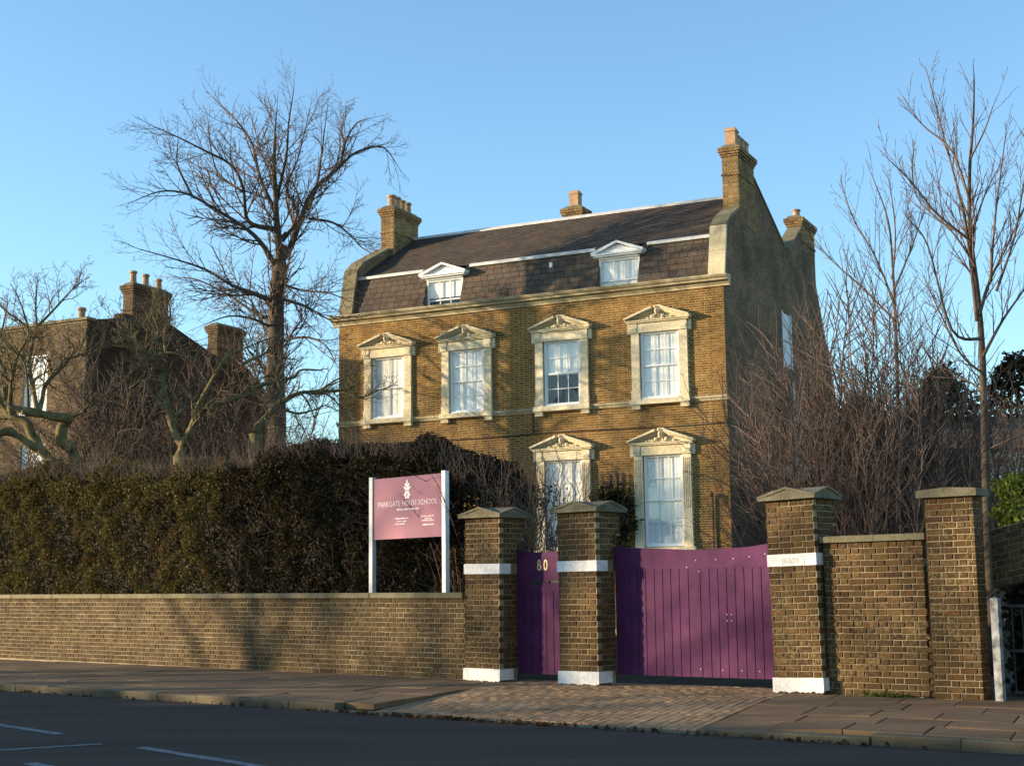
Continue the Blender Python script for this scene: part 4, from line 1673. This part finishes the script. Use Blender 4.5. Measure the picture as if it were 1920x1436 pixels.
for i in range(nn_):
    x0, x1 = 1.2 * i / nn_, 1.2 * (i + 1) / nn_
    f = lambda x: .22 * x - .02 * x * x
    b.add([(x0, .012, 1.28 + f(x0)), (x1, .012, 1.28 + f(x1)), (x1, .012, 1.97 + f(x1)), (x0, .012, 1.97 + f(x0)),
           (x0, .22, 1.28 + f(x0)), (x1, .22, 1.28 + f(x1)), (x1, .22, 1.97 + f(x1)), (x0, .22, 1.97 + f(x0))],
          [(0, 1, 2, 3), (7, 6, 5, 4), (3, 2, 6, 7), (4, 5, 1, 0)])
b.build('mortar', M['wall_mortar'], aw)
b = MB()
b.box(1.212, 1.738, .012, .33, -.1, 2.2)
b.build('jamb', M['wall_mortar'], aw)
b = MB()
brick_faces(b, 1.2, 1.75, 0, .34, 0, 29, .076)
b.build('jamb_brickwork', M['wall_brick'], aw)['kind'] = 'stuff'
b = MB()
b.box(1.15, 1.8, -.05, .39, 2.206, 2.29)
b.build('cap_stone', M['cap'], aw)
# weeds at the foot of the infill wall
wd_ = []
for i in range(160):
    q = spt(6.9 + rng.gauss(0, .18), .02 - abs(rng.gauss(0, .03)), abs(rng.gauss(.02, .02)))
    wd_.append(tuple(q))
o = leaf_cloud('weeds', np.array(wd_), None, .045, M['green_leaf'])
tag(o, 'small green weeds at the foot of the cracked wall panel', 'weeds', kind='stuff')


# ------------------------------------------------------------------ hedges
LU = Vector((math.cos(L_A), math.sin(L_A), 0))
LV = Vector((-math.sin(L_A), math.cos(L_A), 0))


def hedge(name, label, u0, u1, top, n, leaf, lsize, thin_from=None, seed=1):
    t = thing(name, label, 'hedge', L_O + LU * u0 + LV * .72, L_A, 'clipped hedges behind the boundary wall')
    g = np.random.default_rng(seed)
    L = u1 - u0
    u = g.uniform(0, L, n)
    # uneven face: clumps bulge out, hollows fall back
    kind = g.random(n)
    tp = np.interp(u + u0, *zip(*top))

    def bul(a, b):
        return -.08 + .15 * np.sin(a * 1.9 + 1.3 * np.sin(b * 1.7)) + .13 * np.sin(a * 4.3 + b * 3.1) + .07 * np.sin(a * 9.1 - b * 6.3) + .05 * np.sin(b * 12 + a * 5)
    W = 1.9
    front = kind < .62
    z = np.where(front, g.uniform(1.0, 1, n) * 0 + .9 + (tp - .9) * g.random(n) ** .9, tp)
    v = np.where(front, 0.12, g.uniform(0.1, W, n))
    d = np.abs(g.normal(0, .17, n)) + .02
    B = bul(u + u0, z)
    rz = .42 * np.clip((z - (tp - .8)) / .8, 0, 1) ** 2
    v = np.where(front, .18 - B + d + rz, v)
    z = np.where(front, z, tp - d * 1.2 + .85 * bul(u + u0, v + 3) - .30 * np.clip((.7 - v) / .7, 0, 1) ** 2)
    P = np.stack([u, v, z], 1)
    if thin_from is not None:
        f = np.clip((u + u0 - thin_from) / (u1 - thin_from), 0, 1)
        keep = g.random(n) > np.minimum(1, f * 1.5)
        P[:, 1] += g.normal(0, .5, n) * f
        P = P[keep]
    o = leaf_cloud('foliage', P, None, lsize, leaf, t)
    o['kind'] = 'stuff'
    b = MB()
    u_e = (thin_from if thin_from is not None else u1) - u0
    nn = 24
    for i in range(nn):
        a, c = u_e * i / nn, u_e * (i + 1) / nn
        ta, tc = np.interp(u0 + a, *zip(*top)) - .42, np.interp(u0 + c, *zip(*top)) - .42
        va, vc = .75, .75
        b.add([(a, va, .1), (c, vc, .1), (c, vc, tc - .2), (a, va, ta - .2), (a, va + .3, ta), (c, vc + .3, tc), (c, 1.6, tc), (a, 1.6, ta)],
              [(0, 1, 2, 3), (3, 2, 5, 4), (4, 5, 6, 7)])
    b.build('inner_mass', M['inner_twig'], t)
    tw = Twigs()
    r = random.Random(seed)
    for i in range(int(L * 330)):
        uu = r.uniform(0, L)
        tz = float(np.interp(uu + u0, *zip(*top)))
        if r.random() < .35:
            p = Vector((uu, r.uniform(.0, 1.0), tz - r.uniform(.12, .35)))
            dd = Vector((r.gauss(0, .6), r.gauss(0, .5), 1))
        else:
            p = Vector((uu, r.uniform(.2, .5), r.uniform(1.0, tz)))
            dd = Vector((r.gauss(0, .5), -.5, r.gauss(.5, .4)))
        q = p + dd.normalized() * r.uniform(.12, .42)
        tw.seg(p, q, .004, .0022)
    for i in range(int(L * 9)):
        uu = r.uniform(0, L if thin_from is None else L - 1.5)
        tz = float(np.interp(uu + u0, *zip(*top)))
        p = Vector((uu, r.uniform(.1, 1.2), tz - .3))
        sprout(tw, r, p, Vector((r.gauss(0, .45), r.gauss(-.1, .4), 1)), r.uniform(.4, .95), .005, 0,
               dict(step=.12, wander=.18, up=[.05, .02], rmin=.0028, levels=1, density=[.7], angle=(.3, .8), ratio=(.3, .5)))
    if thin_from is not None:
        for i in range(110):
            uu = r.uniform(thin_from - .6, u1) - u0
            p = Vector((uu, r.uniform(.5, 1.4), .2))
            sprout(tw, r, p, Vector((r.gauss(0.05, .14), r.gauss(0, .12), 1)), r.uniform(2.4, 3.4), .014, 0,
                   dict(step=.3, wander=.16, up=[.05, .02], rmin=.0035, levels=2, density=[1.0, .5], angle=(.3, .8), ratio=(.2, .38)))
    o = link('twigs', tw.mesh('twigs'), t, M['twig'])
    o['kind'] = 'stuff'
    return t


hedge('hedge', 'broad lower hedge of brown green leaves in front of the neighbouring house', -24, -7.95,
      [(-24, 4.5), (-19, 4.35), (-16, 4.38), (-12, 4.12), (-9, 4.02), (-8.0, 3.95)], 168000, M['hedge_leaf'], .056, seed=3)
hedge('hedge', 'taller hedge with shade-darkened leaves behind the school sign thinning out beside the gate pier', -7.75, .55,
      [(-7.8, 3.98), (-7.2, 4.1), (-6, 4.15), (-4, 4.02), (-2.2, 3.86), (-1.2, 3.62), (-.4, 3.05), (.6, 2.3)], 110000, M['hedge_leaf_shaded'], .052, thin_from=-1.5, seed=5)

# ------------------------------------------------------------------ trees traced along their main limbs
FINE = dict(step=.2, wander=.15, wander0=.11, up=[.05, .03, .015, .0], rmin=.0036, levels=3, density=[1.2, 1.25, 1.05], angle=(.4, 1.0), ratio=(.30, .52), bare=0)


def traced(pts, Y, y1=None, o=(200, 130), s=2.0517):
    """photo-crop points to world points, the far end drifting to distance y1"""
    n = len(pts)
    out = []
    for i, (x, y) in enumerate(pts):
        f = i / max(1, n - 1)
        yy = Y + ((y1 if y1 is not None else Y) - Y) * f
        out.append(at(o[0] + x / s, o[1] + y / s, yy))
    return out


def local(t, pts):
    return [p - t.location for p in pts]


TY = 47.0
tb_ = at(518, 830, TY)
big = thing('bare_tree', 'tall bare spreading tree between the two houses', 'tree', (tb_.x, TY, 0))
r = random.Random(21)
tw = Twigs()
trunk = [Vector((tb_.x, TY, 0)), Vector((tb_.x, TY, 3))] + traced([(655, 1380), (648, 1200), (652, 1050), (655, 900), (668, 740)], TY)
limb(big, 'trunk', local(big, trunk), .36, .22, M['bark'], tw, FINE, r, 10, .36, 6.5, (1.6, 3.4), gnarl=.06, upbias=.1)
LIMBS = [
    ([(668, 740), (655, 600), (650, 500), (645, 350), (648, 240), (655, 150)], .22, 0, -.6),
    ([(655, 770), (610, 690), (545, 620), (420, 540), (310, 480), (210, 470), (110, 505)], .16, 0, -2.4),
    ([(672, 735), (710, 680), (760, 540), (800, 460), (880, 390), (960, 320), (1060, 300), (1115, 365)], .19, 0, 1.2),
    ([(775, 540), (810, 440), (830, 300), (845, 180)], .10, .5, 2.5),
    ([(645, 540), (590, 420), (560, 290), (500, 200), (410, 110)], .12, 0, 2.4),
    ([(643, 615), (545, 585), (525, 460), (480, 370), (370, 310), (270, 260), (180, 220)], .12, 0, -3.0),
    ([(330, 490), (285, 400), (270, 350), (275, 270)], .07, -1.6, -2.6),
    ([(650, 520), (690, 340), (700, 210), (720, 80)], .10, 0, -2.2),
    ([(780, 575), (870, 590), (940, 640), (975, 680), (1015, 705)], .07, .3, -1.4),
    ([(675, 660), (740, 580), (780, 540)], .12, 0, .4),
    ([(652, 900), (560, 860), (480, 830), (380, 770), (260, 730), (120, 690)], .12, 0, -2.6),
    ([(650, 980), (560, 930), (470, 870), (350, 810), (250, 800)], .09, 0, 2.0),
    ([(660, 880), (760, 910), (840, 955), (900, 985)], .09, 0, -2.4),
    ([(660, 820), (750, 850), (850, 860), (930, 890)], .07, 0, -1.6),
    ([(640, 1180), (590, 1130), (545, 1080), (520, 1000)], .12, 0, 1.6),
    ([(660, 1050), (760, 1030), (840, 1060), (880, 1130)], .08, 0, -2.2),
    ([(650, 1000), (560, 960), (470, 950), (380, 980)], .08, 0, -1.5),
    ([(668, 740), (720, 620), (690, 480), (740, 330), (780, 160)], .09, 0, 1.8),
    ([(520, 470), (430, 400), (400, 300), (390, 200)], .06, -1.0, .8),
    ([(900, 375), (920, 280), (960, 210), (1010, 190)], .07, .9, .2),
]
for pts, r0, d0, d1 in LIMBS:
    P = traced(pts, TY + d0, TY + d1)
    limb(big, 'limb', local(big, P), r0 * .72, .012, M['bark'], tw, FINE, r, 6, .10, 3.3, (1.1, 2.4), gnarl=.05, upbias=.0, taper=.66, ang=(.4, .95))
o = link('twigs', tw.mesh('twigs'), big, M['twig'])
o['kind'] = 'stuff'

# gnarled pollarded trees in the front garden
GN = dict(step=.14, wander=.26, up=[.10, .04, .02], rmin=.0042, levels=3, density=[1.35, 1.25, .95], angle=(.5, 1.1), ratio=(.34, .58))


def gnarled(name, label, base_px, Y, limbs, o_, s_, seed):
    r = random.Random(seed)
    bp = at(*base_px, Y)
    t = thing(name, label, 'tree', (bp.x, Y, 0), 0, 'gnarled bare trees behind the hedge')
    tw = Twigs()
    limb(t, 'trunk', [Vector((0, 0, 0)), Vector((.05, .02, bp.z * .5)), Vector((0, 0, bp.z))], .22, .18, M['mossbark'], n=9, gnarl=.15, r=r)
    for pts, r0, r1, d0, d1, sp in limbs:
        P = local(t, traced(pts, Y + d0, Y + d1, o_, s_))
        limb(t, 'limb', P, r0 * .8, r1 * .8, M['mossbark'], tw if sp else None, GN, r, 7, .15, sp * 1.5, (.5, 1.4), gnarl=.22, upbias=.35)
    o = link('twigs', tw.mesh('twigs'), t, M['mosstwig'])
    o['kind'] = 'stuff'
    return t


gnarled('gnarled_tree', 'gnarled bare tree with a thick bent mossy limb before the white sash window', (100, 862), 35.5, [
    ([(449, 1440), (400, 1330), (330, 1260), (250, 1230), (150, 1150), (80, 1120), (-40, 1130)], .17, .11, 0, -.4, 1),
    ([(330, 1270), (280, 1170), (220, 1050), (120, 1000), (60, 960), (0, 870), (-60, 760)], .16, .07, 0, .5, 2),
    ([(480, 1450), (600, 1420), (620, 1330), (600, 1250), (525, 1200), (530, 1080), (590, 1010), (470, 995), (330, 975), (190, 945)], .18, .12, .2, -.6, .4),
    ([(330, 970), (360, 850), (385, 720), (500, 600), (590, 500), (615, 400), (520, 300)], .085, .02, -.4, .6, 4),
    ([(240, 950), (235, 750), (212, 560), (160, 460), (110, 380)], .06, .018, -.5, -1.0, 4),
    ([(320, 970), (285, 780), (250, 560), (275, 400), (310, 250), (300, 60), (310, -100)], .085, .02, -.4, .3, 4),
    ([(100, 980), (85, 850), (112, 620), (160, 460), (240, 300), (200, 120), (150, -20)], .085, .02, 0, -.8, 4),
    ([(0, 870), (60, 800), (40, 620), (-20, 440), (20, 260), (60, 80)], .08, .02, .4, .9, 4),
    ([(270, 290), (180, 200), (60, 110), (-40, 20)], .055, .02, .2, .2, 4),
    ([(300, 240), (420, 130), (540, 0), (620, -90), (690, -140)], .05, .015, .3, 1.0, 4),
    ([(590, 500), (690, 470), (790, 430), (850, 400)], .04, .012, .5, .5, 4),
    ([(610, 990), (680, 960), (740, 900), (690, 810)], .06, .02, 0, -.5, 3),
    ([(390, 700), (470, 760), (570, 810), (660, 780)], .03, .012, -.2, -.5, 4),
], (0, 560), 4.489, 31)
gnarled('gnarled_tree', 'gnarled bare tree forking above the hedge before the dark gable wall', (340, 856), 35.0, [
    ([(1510, 1330), (1540, 1240), (1480, 1150), (1430, 1000), (1390, 820), (1360, 650), (1340, 560), (1250, 500)], .15, .06, 0, .3, 1.6),
    ([(1365, 600), (1390, 540), (1350, 470), (1430, 455), (1600, 490)], .07, .03, .1, -.5, 3),
    ([(1250, 500), (1220, 640), (1130, 730)], .05, .02, .3, .8, 3),
    ([(1250, 490), (1300, 360), (1330, 260), (1280, 110), (1310, -20)], .06, .015, .3, .4, 4),
    ([(1240, 480), (1130, 320), (1170, 270), (1280, 110)], .045, .015, .3, -.3, 4),
    ([(1540, 1230), (1620, 1080), (1660, 950), (1700, 850), (1780, 700), (1840, 600)], .12, .05, 0, -.6, 1.5),
    ([(1430, 1010), (1540, 940), (1620, 900), (1720, 930), (1880, 880)], .07, .03, .1, .4, 3),
    ([(1520, 900), (1420, 730)], .05, .02, .1, .2, 3),
    ([(1350, 700), (1240, 680), (1180, 720)], .04, .015, 0, -.5, 3),
    ([(1360, 650), (1290, 560), (1200, 450), (1100, 420), (980, 330)], .05, .015, .2, -.8, 4),
    ([(1830, 620), (1880, 520), (1960, 460), (2100, 400), (2280, 330)], .05, .015, -.4, .2, 4),
    ([(1400, 500), (1380, 300), (1430, 160), (1420, 30)], .045, .015, 0, .6, 4),
    ([(950, 540), (1000, 630), (1090, 660)], .03, .012, .6, .6, 2),
], (0, 560), 4.489, 37)
gnarled('gnarled_tree', 'gnarled bare tree with a sunlit slanting limb in front of the tall tree', (478, 812), 36.0, [
    ([(480, 1200), (490, 1150), (560, 1070), (680, 950), (720, 920), (870, 845), (1050, 830), (1220, 825), (1330, 790)], .12, .035, 0, 1.2, 2.2),
    ([(700, 935), (690, 820), (668, 720), (640, 560)], .06, .02, 0, .5, 3),
    ([(200, 915), (300, 885), (430, 850), (480, 795), (650, 745), (820, 700), (880, 640), (1010, 640)], .085, .03, -.4, .9, 2.2),
    ([(350, 595), (440, 545), (560, 490), (600, 420)], .06, .02, -.2, .2, 3),
    ([(1050, 835), (1150, 880), (1240, 970), (1330, 1060)], .045, .014, .9, .6, 3.5),
    ([(1060, 825), (1150, 760), (1260, 700), (1400, 660)], .045, .014, .9, 1.4, 3.5),
    ([(740, 1000), (850, 1030), (1000, 1000), (1100, 960), (1220, 1010)], .05, .014, .2, .4, 3.5),
    ([(1220, 825), (1330, 860), (1450, 880), (1560, 830), (1680, 790)], .04, .012, 1.2, .8, 4),
    ([(880, 845), (950, 940), (1000, 1080), (980, 1200)], .035, .012, .6, .4, 4),
    ([(560, 1070), (600, 1130), (680, 1160)], .03, .012, 0, -.3, 3),
], (380, 560), 4.786, 41)

# bare thicket between the gnarled trees and the neighbouring gable
r = random.Random(47)
TH = dict(step=.24, wander=.24, wander0=.13, up=[.03, .02, .0], rmin=.0045, levels=3, density=[1.0, .95, .6], angle=(.35, 1.0), ratio=(.26, .46), bare=3)
for x, y, h, lab in ((-11.3, 40.5, 7.8, 'tangled bare thicket in front of the dark gable end of the neighbouring house'), (-8.6, 42.0, 7.4, 'tangled bare thicket around the foot of the tall bare tree'), (10.9, 34.5, 5.2, 'tangled bare thicket before the brown roofed outbuilding'), (12.6, 36.0, 5.6, 'tangled bare thicket farthest from the brick house')):
    th = thing('bare_thicket', lab, 'shrub', (x, y, 0))
    tw = Twigs()
    for i in range(34):
        p = Vector((r.gauss(0, .9), r.gauss(0, .5), 0))
        d = Vector((r.gauss(0, .30), r.gauss(0, .2), 1))
        sprout(tw, r, p, d, h * r.uniform(.75, 1.12), r.uniform(.015, .035), 0, TH)
    o = link('stems', tw.mesh('stems'), th, M['wood_dark'])
    o['kind'] = 'stuff'

# broad russet shrub behind the infill wall
r = random.Random(51)
sb_ = Vector((6.1, 23.6, 0))
shrub = thing('tall_shrub', 'big leafless russet shrub of upright stems behind the infill wall', 'shrub', sb_)
tw = Twigs()
SHP = dict(step=.2, wander=.2, wander0=.085, up=[.04, .03, .015], rmin=.0025, levels=3, density=[1.4, 1.25, .85], angle=(.3, .9), ratio=(.20, .42), bare=4)
for i in range(165):
    p = Vector((r.gauss(0, .65), r.gauss(0, .45), 0))
    a = r.uniform(0, 2 * math.pi)
    lean = abs(r.gauss(0, .36))
    d = Vector((math.cos(a) * lean - .16, math.sin(a) * lean, 1))
    sprout(tw, r, p, d, r.uniform(3.6, 6.3) * (1 - .2 * min(1, lean)), r.uniform(.008, .024), 0, SHP)
o = link('stems', tw.mesh('stems'), shrub, M['redtwig'])
o['kind'] = 'stuff'

# dark leaf mass added to darken the background behind the shrub
g = np.random.default_rng(19)
ug = thing('dark_shrub_backing', 'low dark leaf mass added to darken the background of the russet shrub', 'shrub', (6.9, 26.3, 0))
n = 9000
v = g.normal(size=(n, 3))
v /= np.linalg.norm(v, axis=1, keepdims=True)
P = v * np.array([[1.75, .8, 1.55]]) * np.cbrt(g.uniform(.3, 1, (n, 1))) * (1 + .15 * np.sin(v[:, 0:1] * 7) + .1 * np.sin(v[:, 2:3] * 9)) + np.array([[0, 0, 1.5]])
P = P[P[:, 2] > .02]
o = leaf_cloud('foliage', P, None, .13, M['dark_leaf'], ug)
o['kind'] = 'stuff'

# added dark leaf backing, standing for the darkness behind the iron gate
g = np.random.default_rng(23)
ib = thing('dark_backing', 'added dark leafy backing standing for the garden darkness behind the iron gate', 'bush', spt(9.4, 1.6), S_A)
n = 9000
P = np.stack([g.uniform(-1.6, 2.6, n), g.normal(0, .12, n) + .12 * np.sin(g.uniform(0, 9, n)), g.uniform(0, 1.75, n)], 1)
o = leaf_cloud('foliage', P, None, .10, M['dark_leaf'], ib)
o['kind'] = 'stuff'
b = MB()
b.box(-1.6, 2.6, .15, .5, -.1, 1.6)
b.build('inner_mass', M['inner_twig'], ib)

# young upright tree
YT = 22.0
bp = at(1848, 1000, YT)
young = thing('young_tree', 'slender bare young tree with upswept branches beside the end pier', 'tree', (bp.x, YT, 0))
tw = Twigs()
r = random.Random(61)
O8, S8 = (1400, 100), 1.794
YP = dict(step=.15, wander=.10, up=[.06, .05, .03], rmin=.0040, levels=2, density=[.8, .6], angle=(.3, .7), ratio=(.28, .5))
tp = [Vector((bp.x, YT, 0))] + traced([(808, 1500), (800, 1250), (792, 1000), (778, 820), (752, 600), (750, 400), (762, 230), (765, 90)], YT, YT + .3, O8, S8)
limb(young, 'trunk', local(young, tp), .085, .012, M['bark'], tw, YP, r, 8, .45, 2.2, (.5, 1.2), upbias=.55)
for pts, r0, d1 in [
    ([(775, 900), (745, 640), (720, 500), (650, 230), (608, 70)], .035, .6),
    ([(765, 640), (640, 540), (560, 440), (475, 355)], .028, -.6),
    ([(782, 880), (820, 760), (880, 640), (950, 480)], .035, .7),
    ([(790, 960), (690, 930), (610, 650), (545, 560)], .03, -.9),
    ([(750, 500), (690, 330), (590, 240), (525, 145)], .024, .8),
    ([(755, 350), (800, 260), (828, 180)], .018, -.4),
    ([(820, 770), (835, 560), (872, 265)], .028, -.6),
    ([(795, 1020), (860, 900), (930, 800), (1000, 700)], .03, .3),
    ([(770, 720), (690, 600), (570, 480), (560, 320)], .02, .9),
    ([(840, 800), (900, 620), (930, 450), (960, 300)], .024, -.2),
    ([(800, 1080), (720, 1010), (640, 850), (600, 760)], .024, -.4),
    ([(815, 1330), (860, 1310), (930, 1280)], .02, -.5),
    ([(806, 1150), (740, 1100), (650, 1090)], .018, .5),
    ([(760, 600), (800, 480), (850, 380)], .02, .6),
]:
    limb(young, 'limb', local(young, traced(pts, YT, YT + d1, O8, S8)), r0, .007, M['twig'], tw, YP, r, 5, .12, 6.5, (.5, 1.25), upbias=.4, taper=.75, ang=(.3, .8), tip=.3)
# thin poles rising out of the shrub
o = link('twigs', tw.mesh('twigs'), young, M['redtwig'])
o['kind'] = 'stuff'
bp2 = at(1690, 1000, 24.5)
sap = thing('sapling', 'thin bare sapling rising above the russet shrub', 'tree', (bp2.x, 24.5, 0))
tw = Twigs()
tp = [Vector((bp2.x, 24.5, 0))] + traced([(520, 1500), (510, 1200), (500, 900), (490, 700), (475, 560), (425, 420)], 24.5, 24.9, O8, S8)
limb(sap, 'trunk', local(sap, tp), .05, .008, M['twig'], tw, YP, r, 6, .4, 2.6, (.5, 1.3), upbias=.5)
for pts, d1 in [([(500, 850), (430, 680), (360, 560), (320, 440)], .5), ([(490, 760), (500, 600), (480, 430)], -.4), ([(500, 900), (400, 800), (290, 700), (240, 640)], .3), ([(495, 800), (560, 640), (600, 520)], .4)]:
    limb(sap, 'limb', local(sap, traced(pts, 24.5, 24.5 + d1, O8, S8)), .022, .006, M['twig'], tw, YP, r, 5, .12, 6.5, (.5, 1.25), upbias=.4, taper=.75, ang=(.3, .8), tip=.3)
o = link('twigs', tw.mesh('twigs'), sap, M['redtwig'])
o['kind'] = 'stuff'


# evergreens and the low building in the background
def cone_tree(label, x, y, h, rad, seed):
    t = thing('evergreen_tree', label, 'tree', (x, y, 0), 0, 'dark evergreens beyond the young tree')
    g = np.random.default_rng(seed)
    n = 9000
    z = g.uniform(.12, 1, n) ** 1.0
    a = g.uniform(0, 2 * np.pi, n)
    prof = np.minimum(1, (1 - z) * 2.2 + .12) * (1 + .22 * np.sin(a * 5 + z * 17) + .16 * np.sin(a * 11 - z * 31))
    rr = rad * prof * np.sqrt(g.uniform(.2, 1.25, n))
    P = np.stack([rr * np.cos(a), rr * np.sin(a), z * h + g.normal(0, .12, n)], 1)
    o = leaf_cloud('crown', P, None, .15, M['conifer'], t)
    b = MB()
    b.tube([(0, 0, 0), (.05, 0, h * .5), (0, 0, h * .92)], [.18, .12, .03], 7)
    b.build('trunk', M['bark'], t)


cone_tree('round topped dark evergreen tree beside the russet shrub', 13.6, 46, 8.1, 2.3, 1)
cone_tree('dark evergreen tree standing behind the brown roof', 16.3, 47, 8.6, 2.4, 2)
cone_tree('smaller dark evergreen tree nearest the brick house', 11.6, 49, 7.6, 1.7, 3)
ob = thing('outbuilding', 'low building with white fascia and brown roof beyond the young tree', 'building', (11.2, 41.5, 0))
b = MB()
b.box(0, 12, .4, 7, -.2, 4.25)
b.build('wall', M['roof_side'], ob)
b = MB()
b.box(2.2, 12, -.2, .2, 4.25, 4.62)
b.box(2.2, 12, .02, .2, 4.92, 5.14)
b.build('fascia', M['white'], ob)
b = MB()
k = 0
for k in range(14):
    b.box(2.3 + k * .7, 2.32 + k * .7 + .03, .0, .2, 4.621, 4.919)
b.build('window_bar', M['white'], ob)
me = bpy.data.meshes.new('window')
me.from_pydata([(2.2, .12, 4.62), (12, .12, 4.62), (12, .12, 4.92), (2.2, .12, 4.92)], [], [(0, 1, 2, 3)])
link('window', me, ob, M['glass'])
b = MB()
b.prism([(-.4, 5.142), (8, 5.142), (4.5, 6.6)], 'x', -.3, 12.3)
b.build('roof', M['roof_brown'], ob, fix=True)

# green bush in the sun past the end pier
g = np.random.default_rng(9)
bc = at(1915, 950, 20.0)
gb = thing('green_bush', 'small bright green leafy bush past the end pier', 'bush', (bc.x + .12, 20.0, 0))
n = 5200
v = g.normal(size=(n, 3))
v /= np.linalg.norm(v, axis=1, keepdims=True)
rad = .62 * (1 + .18 * np.sin(v[:, 0:1] * 9) + .15 * np.sin(v[:, 2:3] * 11 + 2)) * np.cbrt(g.uniform(.35, 1, (n, 1)))
P = v * rad * np.array([[.85, .85, .95]]) + np.array([[0, 0, bc.z - .05]])
o = leaf_cloud('crown', P, None, .055, M['green_leaf'], gb)
b = MB()
for k in range(7):
    b.tube([(.04 * k - .12, 0, 0), (.08 * (k - 3), .03 * (k % 3), 1.3), (.12 * (k - 3), .05, bc.z)], [.015, .012, .006], 5)
b.build('stem', M['twig'], gb)

# trellises and climber on the house front
Hm = Matrix.Translation(H_O) @ Matrix.Rotation(H_A, 4, 'Z')


def trellis(label, u0, u1, z1, nlath):
    t = thing('trellis', label, 'trellis', Hm @ Vector((u0, -.12, 0)), H_A)
    w = u1 - u0
    for i in range(nlath):
        b = MB()
        x = w * i / (nlath - 1)
        b.box(x - .035, x + .035, -.015, .015, .2, z1 + rng.uniform(-.03, .03))
        b.build('lath', M['wood_dark'], t)
    for k in range(6):
        b = MB()
        z = z1 - .35 - k * .5
        b.box(-.04, w + .04, .016, .04, z, z + .05)
        b.build('crosspiece', M['wood_dark'], t)


trellis('four lath wooden trellis between the two tall ground floor windows', -4.10, -3.42, 4.95, 4)
trellis('narrow wooden trellis on the wall beside the thinning hedge', -7.12, -6.80, 4.97, 3)
cl = thing('climbing_plant', 'dark green climber on the trellis between the ground floor windows', 'plant', Hm @ Vector((-3.6, -.25, 0)), H_A)
pts = []
rr = random.Random(4)
for c, s, k in (((-.15, -.05, 4.15), (.42, .16, .28), 420), ((.25, -.05, 3.9), (.30, .15, .25), 260), ((.15, 0, 3.2), (.22, .13, .5), 300), ((.05, 0, 2.3), (.2, .12, .5), 200), ((.45, -.1, 3.35), (.25, .15, .18), 120)):
    for i in range(k):
        pts.append((rr.gauss(c[0], s[0] * .6), rr.gauss(c[1], s[1] * .6), rr.gauss(c[2], s[2] * .6)))
o = leaf_cloud('foliage', np.array(pts), None, .13, M['dark_leaf'], cl)
o['kind'] = 'stuff'
b = MB()
for k in range(5):
    b.tube([(.1 + .03 * k, 0, 0), (.05 * k, -.05, 1.8), (.12 * k - .2, -.05, 3.4), (.2 * k - .5, -.1, 4.2)], [.02, .016, .012, .006], 5)
b.build('stem', M['twig'], cl)

# ------------------------------------------------------------------ bare trees across the road and up the street: their shade falls on walls, road and house
r = random.Random(77)
tw = Twigs()
ST = dict(step=.38, wander=.2, up=[.05, .03, 0], rmin=.009, levels=2, density=[.75, .6], angle=(.4, 1.0), ratio=(.38, .6))
st_tree = thing('street_tree', 'tall bare street tree up the road, far from the gates', 'tree', (-27, 21.2, 0), 0, 'bare street trees up the road')
limb(st_tree, 'trunk', [Vector((0, 0, 0)), Vector((.1, 0, 3)), Vector((0, .1, 6)), Vector((.1, 0, 10)), Vector((0, 0, 13))], .26, .03, M['bark'], tw, ST, r, 8, .35, 1.2, (1.5, 3), upbias=.3)
for i in range(12):
    a = i * 2.4
    z0 = 3.6 + i * .6
    L = 3.6 - i * .14
    d = Vector((math.cos(a), math.sin(a), 0))
    pts = [Vector((0, 0, z0)), d * L * .4 + Vector((0, 0, z0 + L * .35)), d * L * .8 + Vector((0, 0, z0 + L * .8)), d * L + Vector((0, 0, z0 + L * 1.2))]
    limb(st_tree, 'limb', pts, .12 - i * .005, .02, M['bark'], tw, ST, r, 6, .2, 1.4, (1.2, 2.4), upbias=.2)
o = link('twigs', tw.mesh('twigs'), st_tree, M['twig'])
o['kind'] = 'stuff'


def copy_thing(t, loc, rz, sc=1.0):
    c = t.copy()
    COL.objects.link(c)
    c.location = loc
    c.rotation_euler = (0, 0, rz)
    c.scale = (sc, sc, sc)
    for ch in t.children:
        k = ch.copy()
        COL.objects.link(k)
        k.parent = c
    return c


for x, y, rz, sc in STREET_TREES:
    copy_thing(st_tree, (x, y, 0), rz, sc)

# added unseen hedge along the opposite pavement: it keeps the low sun off the road
t = thing('hedge', 'added unseen hedge along the opposite pavement, put there to shade the road', 'hedge', spt(-48, -19.2), S_A, 'added shade hedge opposite')
g = np.random.default_rng(15)
n = 26000
u = g.uniform(0, 52, n)
def top_of(x):
    gap = np.maximum(np.exp(-((x - 27.7) / .35) ** 4), np.exp(-((x - 29.25) / .55) ** 4))  # notches shaped to let the sun reach two patches of kerb
    return 4.16 + .07 * np.sin(x * .7) + .06 * np.sin(x * 1.9 + 1) - .42 * gap


hh = top_of(u)
z = hh * g.random(n) ** .7
v = g.uniform(-1, 0, n)
o = leaf_cloud('foliage', np.stack([u, v, z], 1), None, .2, M['dark_leaf'], t)
o['kind'] = 'stuff'
b = MB()
for i in range(208):
    b.box(i * .25, i * .25 + .249, -.85, -.15, -.1, float(top_of(i * .25 + .125)) - .06)
b.build('inner_mass', M['dark_leaf'], t)
